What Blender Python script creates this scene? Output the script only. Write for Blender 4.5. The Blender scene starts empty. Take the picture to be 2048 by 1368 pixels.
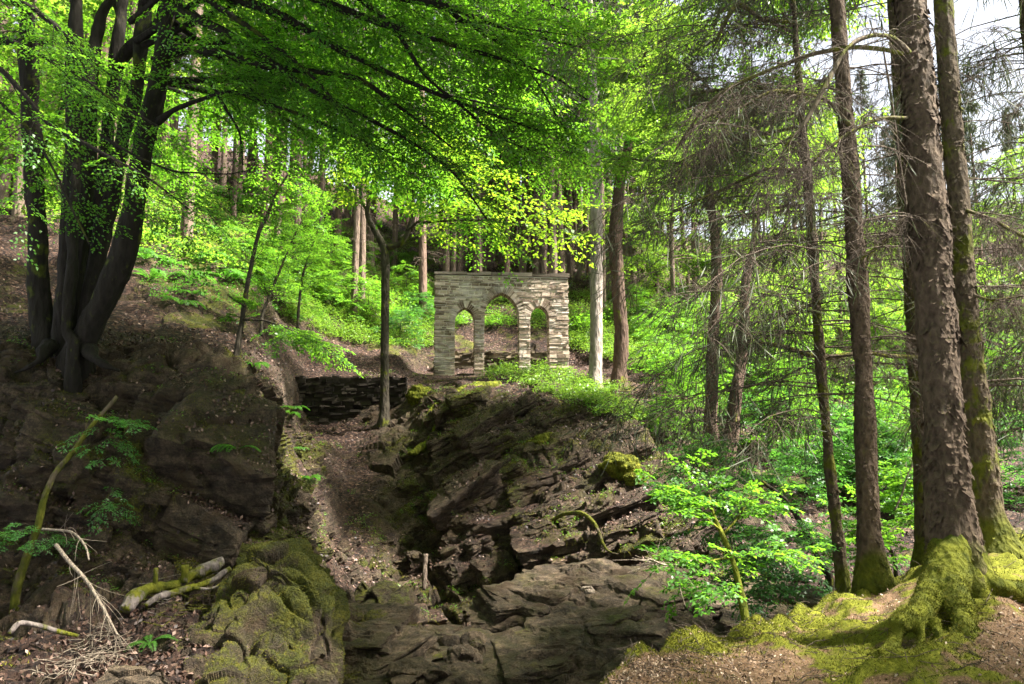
import bpy, math, random
import numpy as np
from mathutils import Vector
from mathutils.bvhtree import BVHTree

rng = np.random.default_rng(7)
random.seed(7)
scn = bpy.context.scene
COL = scn.collection

# ------------------------------------------------------------------ camera model
PITCH = math.radians(7.9)
FPX = 1593.0
EYE = 1.6
cp, sp = math.cos(PITCH), math.sin(PITCH)

def P(px, py, Y):
    """point on the sight line of photo position (px, py) at ground distance Y"""
    px, py, Y = np.asarray(px, float), np.asarray(py, float), np.asarray(Y, float)
    x = (px - 1024) / FPX
    v = (684 - py) / FPX
    t = Y / (cp - v * sp)
    return np.stack(np.broadcast_arrays(x * t, Y, EYE + (sp + v * cp) * t), -1)

def depth(py, Y):
    return Y / (cp - (684 - py) / FPX * sp)

def project(p):
    p = np.asarray(p, float)
    d = p - np.array([0, 0, EYE])
    f = d[..., 1] * cp + d[..., 2] * sp
    u = -d[..., 1] * sp + d[..., 2] * cp
    return 1024 + FPX * d[..., 0] / f, 684 - FPX * u / f

# ------------------------------------------------------------------ numpy helpers
def nrm(a):
    return a / np.maximum(np.linalg.norm(a, axis=-1, keepdims=True), 1e-9)

def _h(ix, iy, iz, s):
    h = (ix.astype(np.uint32) * np.uint32(374761393) + iy.astype(np.uint32) * np.uint32(668265263)
         + iz.astype(np.uint32) * np.uint32(2246822519) + np.uint32(s * 3266489917 & 0xffffffff))
    h = (h ^ (h >> np.uint32(13))) * np.uint32(1274126177)
    h = h ^ (h >> np.uint32(16))
    return h.astype(np.float64) / 4294967295.0

def vnoise(p, s=0):
    i = np.floor(p).astype(np.int64)
    f = p - i
    u = f * f * f * (f * (f * 6 - 15) + 10)
    r = 0
    for dx in (0, 1):
        for dy in (0, 1):
            for dz in (0, 1):
                w = (u[..., 0] if dx else 1 - u[..., 0]) * (u[..., 1] if dy else 1 - u[..., 1]) * (u[..., 2] if dz else 1 - u[..., 2])
                r = r + w * _h(i[..., 0] + dx, i[..., 1] + dy, i[..., 2] + dz, s)
    return r * 2 - 1

def fbm(p, octv=4, s=0, gain=0.5):
    r, a = 0, 1.0
    for o in range(octv):
        r = r + a * vnoise(p * (2.03 ** o) + o * 17.3, s + o)
        a *= gain
    return r

def cells(p, s=0):
    """(random value of the nearest cell, distance to its border)"""
    i = np.floor(p).astype(np.int64)
    d1 = np.full(p.shape[:-1], 9.0); d2 = d1.copy(); val = np.zeros(p.shape[:-1])
    for dx in (-1, 0, 1):
        for dy in (-1, 0, 1):
            for dz in (-1, 0, 1):
                c = i + np.array([dx, dy, dz])
                q = np.stack([_h(c[..., 0], c[..., 1], c[..., 2], s + k) for k in (1, 2, 3)], -1) * 0.9
                dd = np.linalg.norm(c + q - p, axis=-1)
                v = _h(c[..., 0], c[..., 1], c[..., 2], s + 5)
                near = dd < d1
                d2 = np.where(near, d1, np.minimum(d2, dd))
                val = np.where(near, v, val)
                d1 = np.where(near, dd, d1)
    return val, d2 - d1

def facets(p, s=0):
    """broken faces: each cell is cut by its own tilted plane; (height, distance to the crack)"""
    i = np.floor(p).astype(np.int64)
    d1 = np.full(p.shape[:-1], 9.0); d2 = d1.copy(); val = np.zeros(p.shape[:-1])
    for dx in (-1, 0, 1):
        for dy in (-1, 0, 1):
            for dz in (-1, 0, 1):
                c = i + np.array([dx, dy, dz])
                q = np.stack([_h(c[..., 0], c[..., 1], c[..., 2], s + k) for k in (1, 2, 3)], -1) * 0.9
                nn = nrm(np.stack([_h(c[..., 0], c[..., 1], c[..., 2], s + k) for k in (6, 7, 8)], -1) - 0.5)
                o = p - (c + q); dd = np.linalg.norm(o, axis=-1)
                v = (o * nn).sum(-1) + (_h(c[..., 0], c[..., 1], c[..., 2], s + 5) - .5) * .5
                near = dd < d1
                d2 = np.where(near, d1, np.minimum(d2, dd))
                val = np.where(near, v, val); d1 = np.where(near, dd, d1)
    return val, d2 - d1

def smooth(a, b, x):
    t = np.clip((x - a) / (b - a), 0, 1)
    return t * t * (3 - 2 * t)

def pchip(x, y, xi):
    """monotone cubic through (x, y[k, ...])"""
    x = np.asarray(x, float); y = np.asarray(y, float)
    sh = (-1,) + (1,) * (y.ndim - 1)
    h = np.diff(x).reshape(sh)
    d = np.diff(y, axis=0) / h
    m = np.zeros_like(y)
    m[0], m[-1] = d[0], d[-1]
    if len(x) > 2:
        w1 = 2 * h[1:] + h[:-1]; w2 = h[1:] + 2 * h[:-1]
        ok = d[:-1] * d[1:] > 0
        den = w1 / np.where(ok, d[:-1], 1) + w2 / np.where(ok, d[1:], 1)
        m[1:-1] = np.where(ok, (w1 + w2) / np.where(den == 0, 1, den), 0)
    k = np.clip(np.searchsorted(x, xi) - 1, 0, len(x) - 2)
    hh = (x[k + 1] - x[k]).reshape(sh); t = ((xi - x[k]) / (x[k + 1] - x[k])).reshape(sh)
    t2, t3 = t * t, t * t * t
    return (2 * t3 - 3 * t2 + 1) * y[k] + (t3 - 2 * t2 + t) * hh * m[k] + (3 * t2 - 2 * t3) * y[k + 1] + (t3 - t2) * hh * m[k + 1]

class MB:
    """collects geometry for ONE mesh"""
    def __init__(s):
        s.v, s.q, s.t, s.n = [], [], [], 0
        s.attr = {}
    def add(s, v, quads=None, tris=None):
        v = np.asarray(v, float).reshape(-1, 3)
        if quads is not None and len(quads): s.q.append(np.asarray(quads).reshape(-1, 4) + s.n)
        if tris is not None and len(tris): s.t.append(np.asarray(tris).reshape(-1, 3) + s.n)
        s.v.append(v); s.n += len(v)
        return s
    def verts(s): return np.concatenate(s.v) if s.v else np.zeros((0, 3))
    def quads(s): return np.concatenate(s.q) if s.q else np.zeros((0, 4), int)
    def tris(s): return np.concatenate(s.t) if s.t else np.zeros((0, 3), int)
    def mesh(s, name, mat, origin=(0, 0, 0), flat=False):
        v = s.verts() - np.asarray(origin, float); q = s.quads(); t = s.tris()
        me = bpy.data.meshes.new(name)
        me.vertices.add(len(v)); me.vertices.foreach_set('co', v.astype(np.float32).ravel())
        loops = np.concatenate([q.ravel(), t.ravel()]).astype(np.int32)
        me.loops.add(len(loops)); me.loops.foreach_set('vertex_index', loops)
        st = np.concatenate([np.arange(len(q)) * 4, len(q) * 4 + np.arange(len(t)) * 3]).astype(np.int32)
        me.polygons.add(len(st)); me.polygons.foreach_set('loop_start', st)
        me.polygons.foreach_set('use_smooth', np.full(len(st), not flat))
        for k, a in s.attr.items():
            at = me.attributes.new(k, 'FLOAT', 'POINT'); at.data.foreach_set('value', np.asarray(a, np.float32).ravel())
        me.update(calc_edges=True); me.validate()
        me.materials.append(mat)
        return me

def grid_quads(nr, nc, wrap=False):
    r = np.arange(nr - 1)[:, None]; c = np.arange(nc if wrap else nc - 1)[None, :]
    c2 = (c + 1) % nc
    return np.stack([r * nc + c, r * nc + c2, (r + 1) * nc + c2, (r + 1) * nc + c], -1).reshape(-1, 4)

def tubes(mb, paths, radii, k=3):
    """paths (B, n, 3), radii (B, n) -> k sided tubes"""
    paths = np.asarray(paths, float); radii = np.asarray(radii, float)
    B, n, _ = paths.shape
    if B == 0: return
    tan = nrm(np.gradient(paths, axis=1))
    ref = np.where(np.abs(tan[:, :1, 2:3]) > 0.9, np.array([1., 0, 0]), np.array([0, 0, 1.]))
    u = nrm(np.cross(tan, ref)); w = np.cross(u, tan)
    a = np.arange(k) * 2 * np.pi / k
    ring = paths[:, :, None] + radii[:, :, None, None] * (np.cos(a)[:, None] * u[:, :, None] + np.sin(a)[:, None] * w[:, :, None])
    q = grid_quads(n, k, True)
    q = (np.arange(B)[:, None, None] * (n * k) + q[None]).reshape(-1, 4)
    mb.add(ring.reshape(-1, 3), q)

def resample(pts, seg):
    pts = np.asarray(pts, float)
    L = np.concatenate([[0], np.cumsum(np.linalg.norm(np.diff(pts[:, :3], axis=0), axis=1))])
    n = max(3, int(L[-1] / seg) + 1)
    return pchip(L, pts, np.linspace(0, L[-1], n))

def limb(mb, pts, seg=0.1, k=10, amp=0.0, freq=3.0, seed=0, stretch=0.35, lump=0.0):
    """a bark covered limb through pts (x, y, z, radius); closed at the tip"""
    p = resample(pts, seg)
    c, r = p[:, :3], p[:, 3]
    n = len(c)
    tan = nrm(np.gradient(c, axis=0))
    u = np.zeros_like(c); ref = np.array([1., 0, 0]) if abs(tan[0, 0]) < 0.8 else np.array([0, 1., 0])
    for i in range(n):
        ref = ref - tan[i] * ref.dot(tan[i]); ref = ref / np.linalg.norm(ref); u[i] = ref
    w = np.cross(tan, u)
    a = np.arange(k) * 2 * np.pi / k
    d = np.cos(a)[None, :, None] * u[:, None] + np.sin(a)[None, :, None] * w[:, None]
    ring = c[:, None] + d * r[:, None, None]
    if amp or lump:
        q = ring.copy(); q[..., 2] *= stretch
        dd = amp * fbm(q * freq, 4, seed) + lump * vnoise(ring * 1.1, seed + 9)
        ring = ring + d * (dd * np.minimum(1, r / 0.05)[:, None])[..., None]
    v = np.concatenate([ring.reshape(-1, 3), c[-1:], c[:1]])
    b = (n - 1) * k
    tr = [[b + i, b + (i + 1) % k, n * k] for i in range(k)] + [[(i + 1) % k, i, n * k + 1] for i in range(k)]
    mb.add(v, grid_quads(n, k, True), tr)
    return c, r, ring, d

def leaves(mb, pos, d, n, L, W, droop=0.15, fold=0.14):
    pos = np.asarray(pos).reshape(-1, 3); d = nrm(np.asarray(d).reshape(-1, 3)); n = np.asarray(n).reshape(-1, 3)
    s = nrm(np.cross(n, d)); n = np.cross(d, s)
    L = np.broadcast_to(np.asarray(L, float).ravel(), (len(pos),))[:, None]; W = np.broadcast_to(np.asarray(W, float).ravel(), (len(pos),))[:, None]
    mid = pos + d * L * 0.46
    v = np.stack([pos, mid + s * W / 2 + n * W * fold, pos + d * L - n * L * droop, mid - s * W / 2 + n * W * fold], 1)
    mb.add(v.reshape(-1, 3), np.arange(len(pos) * 4).reshape(-1, 4))

UP = np.array([0, 0, 1.0])

def sprays(lm, tm, O, D, L, leaf=0.07, nside=7, nleaf=5, fan=0.62, droop=0.22, twig=0.0035, tilt=0.3, wid=0.6, gen=rng):
    """flat layered leaf sprays of a broadleaf twig: B of them at once"""
    O = np.asarray(O, float).reshape(-1, 3); D = nrm(np.asarray(D, float).reshape(-1, 3)); B = len(O)
    if B == 0: return
    L = np.broadcast_to(np.asarray(L, float), (B,))
    side = nrm(np.cross(D, UP) + gen.normal(0, 0.12, (B, 3))); up = np.cross(side, D)
    t = (np.arange(nside) + 0.8) / (nside + 0.6)
    sg = np.where(np.arange(nside) % 2, 1.0, -1.0)
    base = O[:, None] + D[:, None] * (L[:, None] * t)[..., None]
    base[..., 2] -= droop * L[:, None] * t ** 2
    ll = L[:, None] * fan * (1 - 0.72 * t) * gen.uniform(0.65, 1.25, (B, nside))
    sd = nrm(D[:, None] * 0.65 + side[:, None] * sg[None, :, None] * 0.8 + gen.normal(0, 0.16, (B, nside, 3)))
    u = (np.arange(nleaf) + 0.6) / nleaf
    pos = base[:, :, None] + sd[:, :, None] * (ll[..., None] * u)[..., None]
    pos[..., 2] -= droop * ll[..., None] * u ** 2
    sg2 = np.where(np.arange(nleaf) % 2, 1.0, -1.0)
    perp = nrm(np.cross(up[:, None], sd))
    ld = sd[:, :, None] * 0.7 + perp[:, :, None] * sg2[None, None, :, None] * 0.75 + gen.normal(0, 0.22, pos.shape)
    ld[..., 2] -= 0.18
    ln = up[:, None, None] + gen.normal(0, tilt, pos.shape)
    sz = leaf * gen.uniform(0.65, 1.2, pos.shape[:3])
    leaves(lm, pos, ld, ln, sz, sz * wid)
    # leaves on the main twig and at its tip
    t2 = np.linspace(0.25, 1.0, 6)
    p2 = O[:, None] + D[:, None] * (L[:, None] * t2)[..., None]; p2[..., 2] -= droop * L[:, None] * t2 ** 2
    s3 = np.where(np.arange(6) % 2, 1.0, -1.0)
    d2 = D[:, None] * 0.8 + side[:, None] * s3[None, :, None] * 0.7 + gen.normal(0, 0.2, p2.shape)
    sz2 = leaf * gen.uniform(0.7, 1.15, p2.shape[:2])
    leaves(lm, p2, d2, up[:, None] + gen.normal(0, tilt, p2.shape), sz2, sz2 * wid)
    if tm is not None:
        tt = np.linspace(0, 1, 4)
        mp = O[:, None] + D[:, None] * (L[:, None] * tt)[..., None]; mp[..., 2] -= droop * L[:, None] * tt ** 2
        tubes(tm, mp, twig * np.broadcast_to(1 - 0.6 * tt, (B, 4)) * 1.3)
        t3 = np.array([0, 0.5, 1.0])
        sp_ = base[:, :, None] + sd[:, :, None] * (ll[..., None] * t3)[..., None]; sp_[..., 2] -= droop * ll[..., None] * t3 ** 2
        tubes(tm, sp_.reshape(-1, 3, 3), np.broadcast_to(twig * np.array([0.7, 0.55, 0.3]), (B * nside, 3)))

# ------------------------------------------------------------------ objects
def tag(o, label=None, cat=None, group=None, kind=None):
    for k, val in (('label', label), ('category', cat), ('group', group), ('kind', kind)):
        if val: o[k] = val
    return o

def empty(name, loc, label, cat, group=None):
    o = bpy.data.objects.new(name, None); COL.objects.link(o); o.location = Vector(loc)
    o.empty_display_size = 0.2
    return tag(o, label, cat, group)

def part(name, mb, mat, parent, label=None, flat=False, kind=None):
    org = np.array(parent_origin(parent))
    o = bpy.data.objects.new(name, mb.mesh(name, mat, org, flat)); COL.objects.link(o); o.parent = parent
    return tag(o, label=label, kind=kind)

def parent_origin(o):
    r = np.zeros(3)
    while o is not None:
        r = r + np.array(o.location); o = o.parent
    return r

def solo(name, mb, mat, label, cat, group=None, origin=None, flat=False):
    v = mb.verts()
    if origin is None: origin = [v[:, 0].mean(), v[:, 1].mean(), v[:, 2].min()]
    o = bpy.data.objects.new(name, mb.mesh(name, mat, origin, flat)); COL.objects.link(o); o.location = Vector(origin)
    return tag(o, label, cat, group)

def land(name, mb, mat, kind='structure', label=None, flat=False):
    o = bpy.data.objects.new(name, mb.mesh(name, mat, (0, 0, 0), flat)); COL.objects.link(o)
    return tag(o, label, None, None, kind)

def dup(root, loc, rz=0.0, sc=1.0, label=None, group=None, tilt=(0, 0)):
    r = root.copy(); COL.objects.link(r)
    r.location = Vector(loc); r.rotation_euler = (tilt[0], tilt[1], rz); r.scale = (sc, sc, sc) if np.isscalar(sc) else sc
    if label: r['label'] = label
    if group: r['group'] = group
    for ch in list(root.children):
        c = ch.copy(); COL.objects.link(c); c.parent = r
        for g in list(ch.children):
            d = g.copy(); COL.objects.link(d); d.parent = c
    return r

# ------------------------------------------------------------------ materials
class NT:
    def __init__(s, name):
        s.m = bpy.data.materials.new(name); s.m.use_nodes = True
        s.t = s.m.node_tree; s.t.nodes.clear()
        s.out = s.n('ShaderNodeOutputMaterial')
        s.pos = None
    def n(s, typ, **kw):
        nd = s.t.nodes.new(typ)
        for k, v in kw.items():
            if k.startswith('i_'):
                key = k[2:]
                key = int(key) if key.isdigit() else key.replace('_', ' ')
                s.set(nd.inputs[key], v)
            else: setattr(nd, k, v)
        return nd
    def set(s, sock, v):
        if isinstance(v, bpy.types.NodeSocket): s.t.links.new(v, sock)
        elif isinstance(v, bpy.types.Node): s.t.links.new(v.outputs[0], sock)
        else: sock.default_value = (tuple(v) + (1.0,)) if isinstance(v, (tuple, list)) and len(v) == 3 and sock.type == 'RGBA' else v
    def obj(s):
        if s.pos is None: s.pos = s.n('ShaderNodeTexCoord').outputs['Object']
        return s.pos
    def noise(s, scale, detail=4, rough=0.55, vec=None, dist=0.0):
        return s.n('ShaderNodeTexNoise', i_Vector=vec or s.obj(), i_Scale=scale, i_Detail=detail, i_Roughness=rough, i_Distortion=dist).outputs[0]
    def voro(s, scale, out='Color', vec=None, feature='F1', rnd=1.0):
        return s.n('ShaderNodeTexVoronoi', feature=feature, i_Vector=vec or s.obj(), i_Scale=scale, i_Randomness=rnd).outputs[out]
    def math(s, op, a, b=0.0, clamp=False):
        return s.n('ShaderNodeMath', operation=op, i_0=a, i_1=b, use_clamp=clamp).outputs[0]
    def ramp(s, fac, stops):
        nd = s.n('ShaderNodeValToRGB', i_Fac=fac); e = nd.color_ramp.elements
        while len(e) < len(stops): e.new(0.5)
        for el, (p, c) in zip(e, stops): el.position = p; el.color = tuple(c) + (1,) if len(c) == 3 else c
        return nd.outputs[0]
    def step(s, x, a, b):
        return s.n('ShaderNodeMapRange', interpolation_type='SMOOTHSTEP', i_Value=x, i_1=a, i_2=b).outputs[0]
    def mix(s, f, a, b):
        nd = s.n('ShaderNodeMix', data_type='RGBA')
        s.set(nd.inputs['Factor'], f); s.set(nd.inputs['A'], a); s.set(nd.inputs['B'], b)
        return nd.outputs['Result']
    def sep(s, v, k):
        return s.n('ShaderNodeSeparateXYZ', i_0=v).outputs[k]
    def scale(s, v, xyz):
        return s.n('ShaderNodeMapping', i_Vector=v, i_Scale=xyz).outputs[0]
    def bump(s, h, strength=0.5, dist=0.02):
        return s.n('ShaderNodeBump', i_Strength=strength, i_Distance=dist, i_Height=h).outputs[0]
    def pbr(s, col, rough=0.8, bump=None, spec=0.3):
        b = s.n('ShaderNodeBsdfPrincipled')
        s.set(b.inputs['Base Color'], col); s.set(b.inputs['Roughness'], rough); s.set(b.inputs['Specular IOR Level'], spec)
        if bump is not None: s.set(b.inputs['Normal'], bump)
        s.t.links.new(b.outputs[0], s.out.inputs[0])
        return s.m
    def attr(s, name):
        return s.n('ShaderNodeAttribute', attribute_name=name).outputs['Fac']
    def nz(s):
        return s.sep(s.n('ShaderNodeNewGeometry').outputs['Normal'], 2)

def leaf_mat(name, c0, c1, t0, t1, rough=0.45, tmix=0.5, spec=0.35):
    m = NT(name)
    rnd = m.n('ShaderNodeNewGeometry').outputs['Random Per Island']
    big = m.noise(0.9, 2)
    f = m.math('ADD', m.math('MULTIPLY', rnd, 0.6), m.math('MULTIPLY', big, 0.5), True)
    b = m.n('ShaderNodeBsdfPrincipled')
    m.set(b.inputs['Base Color'], m.mix(f, c0, c1)); m.set(b.inputs['Roughness'], rough); m.set(b.inputs['Specular IOR Level'], spec)
    tr = m.n('ShaderNodeBsdfTranslucent'); m.set(tr.inputs['Color'], m.mix(f, t0, t1))
    mx = m.n('ShaderNodeMixShader'); m.set(mx.inputs[0], tmix)
    m.t.links.new(b.outputs[0], mx.inputs[1]); m.t.links.new(tr.outputs[0], mx.inputs[2])
    m.t.links.new(mx.outputs[0], m.out.inputs[0])
    return m.m

def bark_mat(name, dark, light, moss_amt=0.3, scale=18, moss_c=((0.035, 0.042, 0.005), (0.105, 0.11, 0.012)), vert=0.3, bump=1.0, moss_low=None):
    m = NT(name)
    v = m.scale(m.obj(), (1, 1, vert))
    n1 = m.noise(scale, 6, 0.65, v, 0.4); n2 = m.noise(2.2, 4); ed = m.voro(scale * 1.3, 'Distance', v)
    c = m.ramp(m.math('ADD', m.math('MULTIPLY', n1, 0.75), m.math('MULTIPLY', ed, 0.35)), [(0.25, dark), (0.75, light)])
    c = m.mix(m.math('MULTIPLY', n2, 0.35), c, tuple(x * 0.55 for x in light))
    mm = m.step(m.math('ADD', n2, m.math('MULTIPLY', n1, 0.35)), 1.02 - moss_amt, 1.12 - moss_amt)
    if moss_low is not None:                       # moss grows thick round the foot of the trunk
        z = m.sep(m.obj(), 2)
        low = m.step(m.math('ADD', z, m.math('MULTIPLY', m.math('SUBTRACT', n2, 0.5), 0.9)), moss_low, moss_low * 0.45)
        mm = m.math('MAXIMUM', mm, low)
    mc = m.ramp(m.noise(9, 4), [(0.3, moss_c[0]), (0.7, moss_c[1])])
    h = m.math('ADD', n1, m.math('MULTIPLY', ed, 0.6))
    return m.pbr(m.mix(mm, c, mc), 0.9, m.bump(h, bump, 0.05), 0.15)

def rock_moss_nodes(m, moss_key='moss', litter=True, rockdark=(0.012, 0.008, 0.0045), rocklight=(0.145, 0.10, 0.062)):
    n1 = m.noise(0.9, 5, 0.6); n2 = m.noise(5, 7, 0.7); n3 = m.noise(30, 5, 0.7); n4 = m.noise(95, 3, 0.7)
    st = m.noise(3.0, 7, 0.7, m.scale(m.obj(), (0.7, 0.7, 5.0)), 0.8)
    f = m.math('ADD', m.math('ADD', m.math('MULTIPLY', n2, 0.48), m.math('MULTIPLY', st, 0.20)), m.math('ADD', m.math('MULTIPLY', n3, 0.25), m.math('MULTIPLY', n4, 0.15)))
    rock = m.ramp(f, [(0.41, tuple(.6 * a for a in rockdark)), (0.53, tuple(0.34 * (a + b) for a, b in zip(rockdark, rocklight))), (0.63, rocklight), (0.74, tuple(2.2 * b for b in rocklight))])
    rock = m.mix(m.step(m.math('ADD', m.noise(1.7, 5, .65), m.math('MULTIPLY', n3, .2)), 0.60, 0.74), rock, m.mix(n3, (0.022, 0.014, 0.006), (0.085, 0.052, 0.024)))
    nz = m.nz()
    film = m.step(m.math('ADD', m.noise(2.6, 6, .7), m.math('ADD', m.math('MULTIPLY', nz, 0.10), m.math('MULTIPLY', m.attr(moss_key), .3))), 0.58, 0.74)
    rock = m.mix(m.math('MULTIPLY', film, .5), rock, m.mix(n3, (0.012, 0.014, 0.002), (0.070, 0.066, 0.008)))
    cv = m.sep(m.voro(17, 'Color'), 0)
    lit = m.ramp(cv, [(0.0, (0.008, 0.004, 0.003)), (0.4, (0.026, 0.012, 0.008)), (0.75, (0.060, 0.030, 0.019)), (0.94, (0.12, 0.065, 0.044)), (1.0, (0.22, 0.145, 0.105))])
    leafm = m.step(m.math('ADD', m.math('ADD', nz, m.math('MULTIPLY', m.math('SUBTRACT', n1, 0.5), 0.8)), m.math('ADD', m.attr('leaf'), m.math('MULTIPLY', m.math('SUBTRACT', n3, 0.5), 0.5))), 1.25, 1.45)
    c = m.mix(leafm, rock, lit)
    mo = m.math('ADD', m.math('MULTIPLY', m.math('SUBTRACT', n2, 0.5), 1.0), m.math('ADD', m.math('MULTIPLY', m.math('SUBTRACT', n1, 0.5), 0.5), m.math('MULTIPLY', m.math('SUBTRACT', n3, 0.5), 0.5)))
    mo = m.math('ADD', m.math('ADD', mo, m.math('MULTIPLY', nz, 0.25)), m.attr(moss_key))
    mossm = m.step(mo, 0.60, 0.80)
    mc = m.ramp(m.math('ADD', m.math('MULTIPLY', n3, 0.55), m.math('MULTIPLY', m.noise(2.5, 4), 0.45)), [(0.32, (0.012, 0.016, 0.002)), (0.48, (0.048, 0.054, 0.004)), (0.60, (0.105, 0.10, 0.007)), (0.74, (0.15, 0.105, 0.014))])
    c = m.mix(mossm, c, mc)
    h = m.math('ADD', m.math('ADD', m.math('MULTIPLY', n2, 0.9), m.math('MULTIPLY', n3, 0.7)), m.math('ADD', m.math('MULTIPLY', st, 0.4), m.math('MULTIPLY', n4, .4)))
    h = m.math('ADD', h, m.math('MULTIPLY', m.math('MULTIPLY', cv, leafm), 0.4))
    return c, h

def ground_mat(name, **kw):
    m = NT(name); c, h = rock_moss_nodes(m, **kw)
    return m.pbr(c, 0.85, m.bump(h, 1.0, 0.10), 0.3)

M = {}
M['terrain'] = ground_mat('forest_rock_and_litter')
M['slab'] = ground_mat('stream_rock', rockdark=(0.014, 0.010, 0.006), rocklight=(0.21, 0.15, 0.095))
def mound_mat():
    m = NT('needle_litter_and_moss')
    n1 = m.noise(1.3, 5, 0.6); n2 = m.noise(6, 5, 0.65); n3 = m.noise(60, 5, 0.7)
    lit = m.ramp(m.math('ADD', m.math('MULTIPLY', n3, 0.7), m.math('MULTIPLY', n2, 0.3)), [(0.30, (0.036, 0.021, 0.011)), (0.52, (0.125, 0.078, 0.045)), (0.74, (0.29, 0.205, 0.135))])
    mc = m.ramp(m.math('ADD', m.math('MULTIPLY', m.noise(26, 5, 0.7), 0.7), m.math('MULTIPLY', n1, 0.3)), [(0.3, (0.032, 0.040, 0.004)), (0.55, (0.11, 0.115, 0.011)), (0.75, (0.22, 0.205, 0.026))])
    mo = m.math('ADD', m.math('ADD', m.math('MULTIPLY', m.math('SUBTRACT', n2, 0.5), 0.9), m.math('MULTIPLY', m.math('SUBTRACT', n1, 0.5), 1.2)), m.attr('moss'))
    mossm = m.step(mo, 0.42, 0.62)
    h = m.math('ADD', m.math('MULTIPLY', n3, 0.7), n2)
    return m.pbr(m.mix(mossm, lit, mc), 0.92, m.bump(h, 0.7, 0.03), 0.1)
M['mound'] = mound_mat()
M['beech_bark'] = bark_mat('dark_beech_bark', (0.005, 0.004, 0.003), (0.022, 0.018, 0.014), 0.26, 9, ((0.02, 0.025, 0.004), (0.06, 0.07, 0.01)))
M['spruce_bark'] = bark_mat('scaly_spruce_bark', (0.016, 0.011, 0.007), (0.115, 0.082, 0.056), 0.22, 16, vert=0.55, moss_low=0.42)
M['spruce_bark_mossy'] = bark_mat('mossy_spruce_bark', (0.018, 0.013, 0.008), (0.105, 0.078, 0.050), 0.34, 16, vert=0.5, moss_low=0.5)
M['pale_bark'] = bark_mat('pale_spruce_bark', (0.07, 0.055, 0.045), (0.34, 0.29, 0.25), 0.12, 10, vert=0.3)
M['far_bark'] = bark_mat('far_spruce_bark', (0.05, 0.035, 0.026), (0.19, 0.14, 0.105), 0.25, 7, vert=0.2)
M['red_bark'] = bark_mat('reddish_bark', (0.05, 0.033, 0.024), (0.20, 0.135, 0.10), 0.15, 7, vert=0.25)
M['oak_bark'] = bark_mat('brown_oak_bark', (0.022, 0.014, 0.010), (0.11, 0.072, 0.052), 0.26, 10)
M['ivy_bark'] = bark_mat('small_tree_bark', (0.010, 0.009, 0.006), (0.06, 0.05, 0.036), 0.28, 14)
M['moss_wood'] = bark_mat('moss_covered_wood', (0.03, 0.022, 0.012), (0.12, 0.09, 0.05), 0.85, 14, ((0.034, 0.044, 0.004), (0.135, 0.14, 0.012)))
M['twig'] = bark_mat('dead_twig', (0.035, 0.026, 0.02), (0.13, 0.10, 0.075), 0.25, 20)
M['pale_twig'] = bark_mat('pale_dead_twig', (0.14, 0.11, 0.08), (0.38, 0.31, 0.24), 0.0, 20)
M['log_bark'] = bark_mat('grey_log_bark', (0.045, 0.036, 0.032), (0.24, 0.20, 0.18), 0.42, 12, ((0.035, 0.042, 0.004), (0.125, 0.125, 0.012)))
M['branch_moss'] = bark_mat('mossy_spruce_branch', (0.04, 0.03, 0.02), (0.14, 0.11, 0.07), 0.44, 14, ((0.035, 0.042, 0.005), (0.12, 0.12, 0.015)))
M['beech_leaf'] = leaf_mat('beech_leaf', (0.022, 0.085, 0.012), (0.05, 0.15, 0.016), (0.09, 0.30, 0.012), (0.27, 0.55, 0.03))
M['lime_leaf'] = leaf_mat('young_lime_leaf', (0.07, 0.17, 0.015), (0.13, 0.24, 0.02), (0.20, 0.42, 0.02), (0.40, 0.58, 0.03))
M['far_leaf'] = leaf_mat('woodland_leaf', (0.05, 0.13, 0.02), (0.11, 0.21, 0.03), (0.16, 0.36, 0.02), (0.36, 0.56, 0.05))
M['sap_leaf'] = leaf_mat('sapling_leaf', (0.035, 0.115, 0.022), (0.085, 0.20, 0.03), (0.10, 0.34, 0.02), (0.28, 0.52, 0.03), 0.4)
M['shade_leaf'] = leaf_mat('shade_leaf', (0.03, 0.09, 0.028), (0.06, 0.15, 0.04), (0.05, 0.20, 0.02), (0.12, 0.32, 0.03), 0.38)  # sapling leaf with shade put into its darker, bluer colour
M['bilberry'] = leaf_mat('bilberry_leaf', (0.045, 0.12, 0.02), (0.12, 0.21, 0.035), (0.12, 0.30, 0.02), (0.30, 0.46, 0.04), 0.4, 0.4)
M['fern'] = leaf_mat('fern_leaf', (0.03, 0.10, 0.015), (0.07, 0.17, 0.025), (0.08, 0.30, 0.02), (0.16, 0.42, 0.03), 0.5)
M['needle'] = leaf_mat('spruce_needle', (0.02, 0.035, 0.014), (0.05, 0.075, 0.03), (0.03, 0.06, 0.012), (0.07, 0.12, 0.03), 0.55, 0.25)
M['needle_pale'] = leaf_mat('hanging_needle', (0.05, 0.065, 0.035), (0.10, 0.115, 0.065), (0.06, 0.09, 0.03), (0.14, 0.17, 0.06), 0.6, 0.3)
def pale_litter_mat():
    m = NT('needle_and_leaf_bits'); rnd = m.n('ShaderNodeNewGeometry').outputs['Random Per Island']
    return m.pbr(m.ramp(rnd, [(0, (0.05, 0.03, 0.018)), (0.5, (0.15, 0.095, 0.06)), (0.8, (0.26, 0.18, 0.12)), (1, (0.45, 0.36, 0.27))]), 0.7, None, 0.3)
M['pale_litter'] = pale_litter_mat()
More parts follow.
